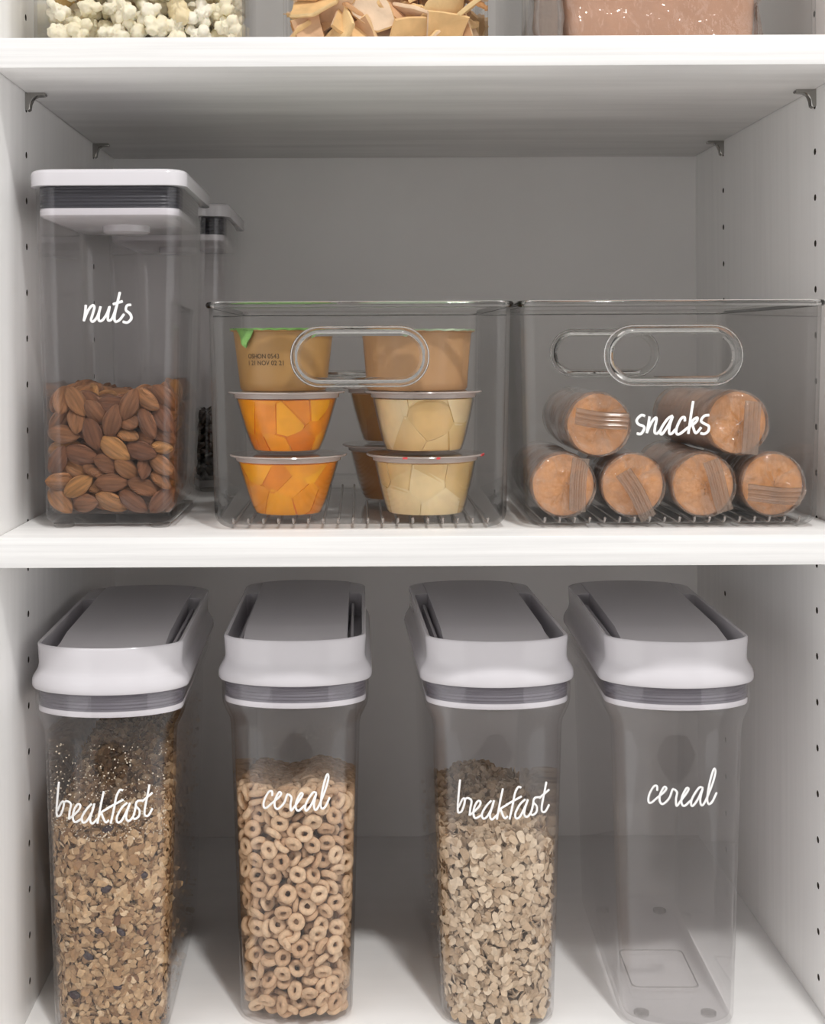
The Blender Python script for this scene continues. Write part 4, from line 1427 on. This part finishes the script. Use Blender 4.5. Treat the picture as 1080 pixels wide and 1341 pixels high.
def popcorn():
    rng = np.random.default_rng(41)
    kinds = []
    for s in range(7):
        lob = [(Vector((0, 0, 0)), 4.2)]
        for _ in range(9):
            d = Vector(rng.normal(size=3)).normalized()
            lob.append((d * rng.uniform(3.6, 6.4), rng.uniform(1.8, 4.2)))
        bm = bmesh.new()
        bmesh.ops.create_icosphere(bm, subdivisions=4, radius=1)
        for v in bm.verts:
            d = v.co.normalized()
            best = 0
            for c, q in lob:
                b = d.dot(c); disc = b * b - c.length_squared + q * q
                if disc > 0: best = max(best, b + math.sqrt(disc))
            v.co = d * (best * (1 - .25 * abs(mnoise.noise(d * 3.1 + Vector((s, 0, 0))))) + .9 * mnoise.noise(d * 4) + .5 * mnoise.noise(d * 9)) * M
        me = bpy.data.meshes.new('popcorn')
        bm.to_mesh(me); bm.free()
        kinds.append(finish(me, POPM, True, 180))
    x0, x1, y0, y1, z0 = -211.5, -77, 40.5, 135, Z_TOP + 2.5
    c = lattice(150, x0 + 5, x1 - 5, y0 + 5, y1 - 5, z0 + 5, z0 + 50, rng)
    R = quat_mats(rand_quats(len(c), rng))
    k = 1.3 * np.array([(0, 0, 0), (4, 0, 0), (-4, 0, 0), (0, 4, 0), (0, -4, 0), (0, 0, 4), (0, 0, -4)])
    c, R = settle(c, R, np.array(k, float), np.array([6.0] + [3.6] * 6), box_inside(x0, x1, y0, y1, z0, z0 + 60), 40)
    for i in range(len(c)):
        o = place('popcorn', kinds[i % 7], c[i], R[i])
        s = rng.uniform(1.15, 1.5)
        o.scale = (s, s, s)
        tag(o, 'white popped corn kernel in the upper shelf bin', 'popcorn', 'popcorn in the upper shelf bin')
popcorn()

def chips():
    rng = np.random.default_rng(47)
    kinds = []
    for s in range(6):
        n = int(rng.integers(4, 7))
        ang = np.sort(rng.uniform(0, 2 * PI, n)) * .35 + np.arange(n) * 2 * PI / n * .65
        pts = [(rng.uniform(15, 23) * math.cos(a), rng.uniform(10, 17) * math.sin(a)) for a in ang]
        bend = rng.uniform(-.012, .02)
        m = 40
        out = []
        for i in range(m):
            f = i / m * n
            a, b = pts[int(f)], pts[(int(f) + 1) % n]
            t = f - int(f)
            out.append((a[0] + (b[0] - a[0]) * t, a[1] + (b[1] - a[1]) * t))
        L = []
        for k, h in ((.10, -1.7), (.5, -1.7), (.94, -1.5), (1.0, 0), (.94, 1.5), (.5, 1.7), (.10, 1.7)):
            L.append([(x * k, y * k, h + bend * ((x * k) ** 2 - 50) + .8 * mnoise.noise(Vector((x * k * .12, y * k * .12, s * 5)))) for x, y in out])
        kinds.append(mesh('pita_chip', *loft(L), CHIP, True, 50))
    x0, x1, y0, y1, z0 = -47, 83, 40.5, 135, Z_TOP + 2.5
    c = lattice(150, x0 + 8, x1 - 8, y0 + 6, y1 - 6, z0 + 6, z0 + 48, rng)
    R = quat_mats(rand_quats(len(c), rng))
    for i in np.nonzero(c[:, 1] < y0 + 22)[0]:
        if rng.random() < .7:
            R[i] = np.array(Matrix.Rotation(rng.normal(0, .8), 3, 'Y') @ Matrix.Rotation(PI / 2 + rng.normal(0, .45), 3, 'X'))
    k = [(0, 0, 0), (9.5, 0, 0), (-9.5, 0, 0), (0, 6, 0), (0, -6, 0), (5.5, 5, 0), (-5.5, 5, 0), (5.5, -5, 0), (-5.5, -5, 0)]
    c, R = settle(c, R, np.array(k, float), np.full(9, 2.4), box_inside(x0, x1, y0, y1, z0, z0 + 60), 60)
    for i in range(len(c)):
        o = place('pita_chip', kinds[i % 6], c[i], R[i])
        tag(o, 'crisp golden pita chip in the upper shelf bin', 'chip', 'pita chips in the upper shelf bin')
chips()

def pouch():
    t = thing('food_pouch', 'clear bag of pinkish tan mix inside the round-cornered bin', 'bag', (204, 96, Z_TOP + 2.3))
    def block(hw, hd, H, amp, seed, grow):
        L = []
        for i in range(15):
            f = i / 14
            z = H * f
            bul = grow + 2.5 * math.sin(PI * min(f * 1.15, 1)) - (4 if i == 0 else 0) - 10 * max(0, f - .75)
            ring = rrect(hw + bul, hd + bul, 14, z, 10)
            L.append([(x + amp * mnoise.noise(Vector((x * .09, y * .05 + seed, z * .09))), y + amp * mnoise.noise(Vector((x * .06 + 7, y * .05, z * .06 + seed))), z) for x, y, z in ring])
        return loft(L)
    obj('filling', mesh('filling', *block(63, 36, 82, 1.0, 2, 0), POUCH, True, 60), t)
    obj('bag_film', mesh('bag_film', *block(64.5, 37.5, 86, 4.2, 5, 1.2), FILMP, True, 10), t)
    # creased corner of the bag
    V, F = loft([[(64, -30, 1), (74, -26, 0.5), (66, -22, 1)], [(66, -33, 14), (71, -27, 16), (66, -24, 14)], [(65, -34, 34), (67, -30, 34), (65, -26, 34)]])
    obj('bag_corner', mesh('bag_corner', V, F, FILMB, True, 60), t)
    p = thing('foil_packet', 'brown shiny packet standing beside the bagged mix in its bin', 'packet', (128.5, 92, Z_TOP + 2.3))
    L = []
    for i in range(11):
        f = i / 10
        w = 9 + 1.6 * math.sin(f * 5) - (5 if i == 0 else 0)
        ring = rrect(w, 36, 5, 80 * f, 6)
        L.append([(x + 2.2 * mnoise.noise(Vector((x * .1, y * .07, z * .09))), y, z) for x, y, z in ring])
    obj('body', mesh('packet', *loft(L), FILMB, True, 60), p)
    obj('core', mesh('packet_core', *loft([rrect(6.5, 32, 4, 2), rrect(6.5, 32, 4, 76)]), FOILB, True, 60), p)
pouch()
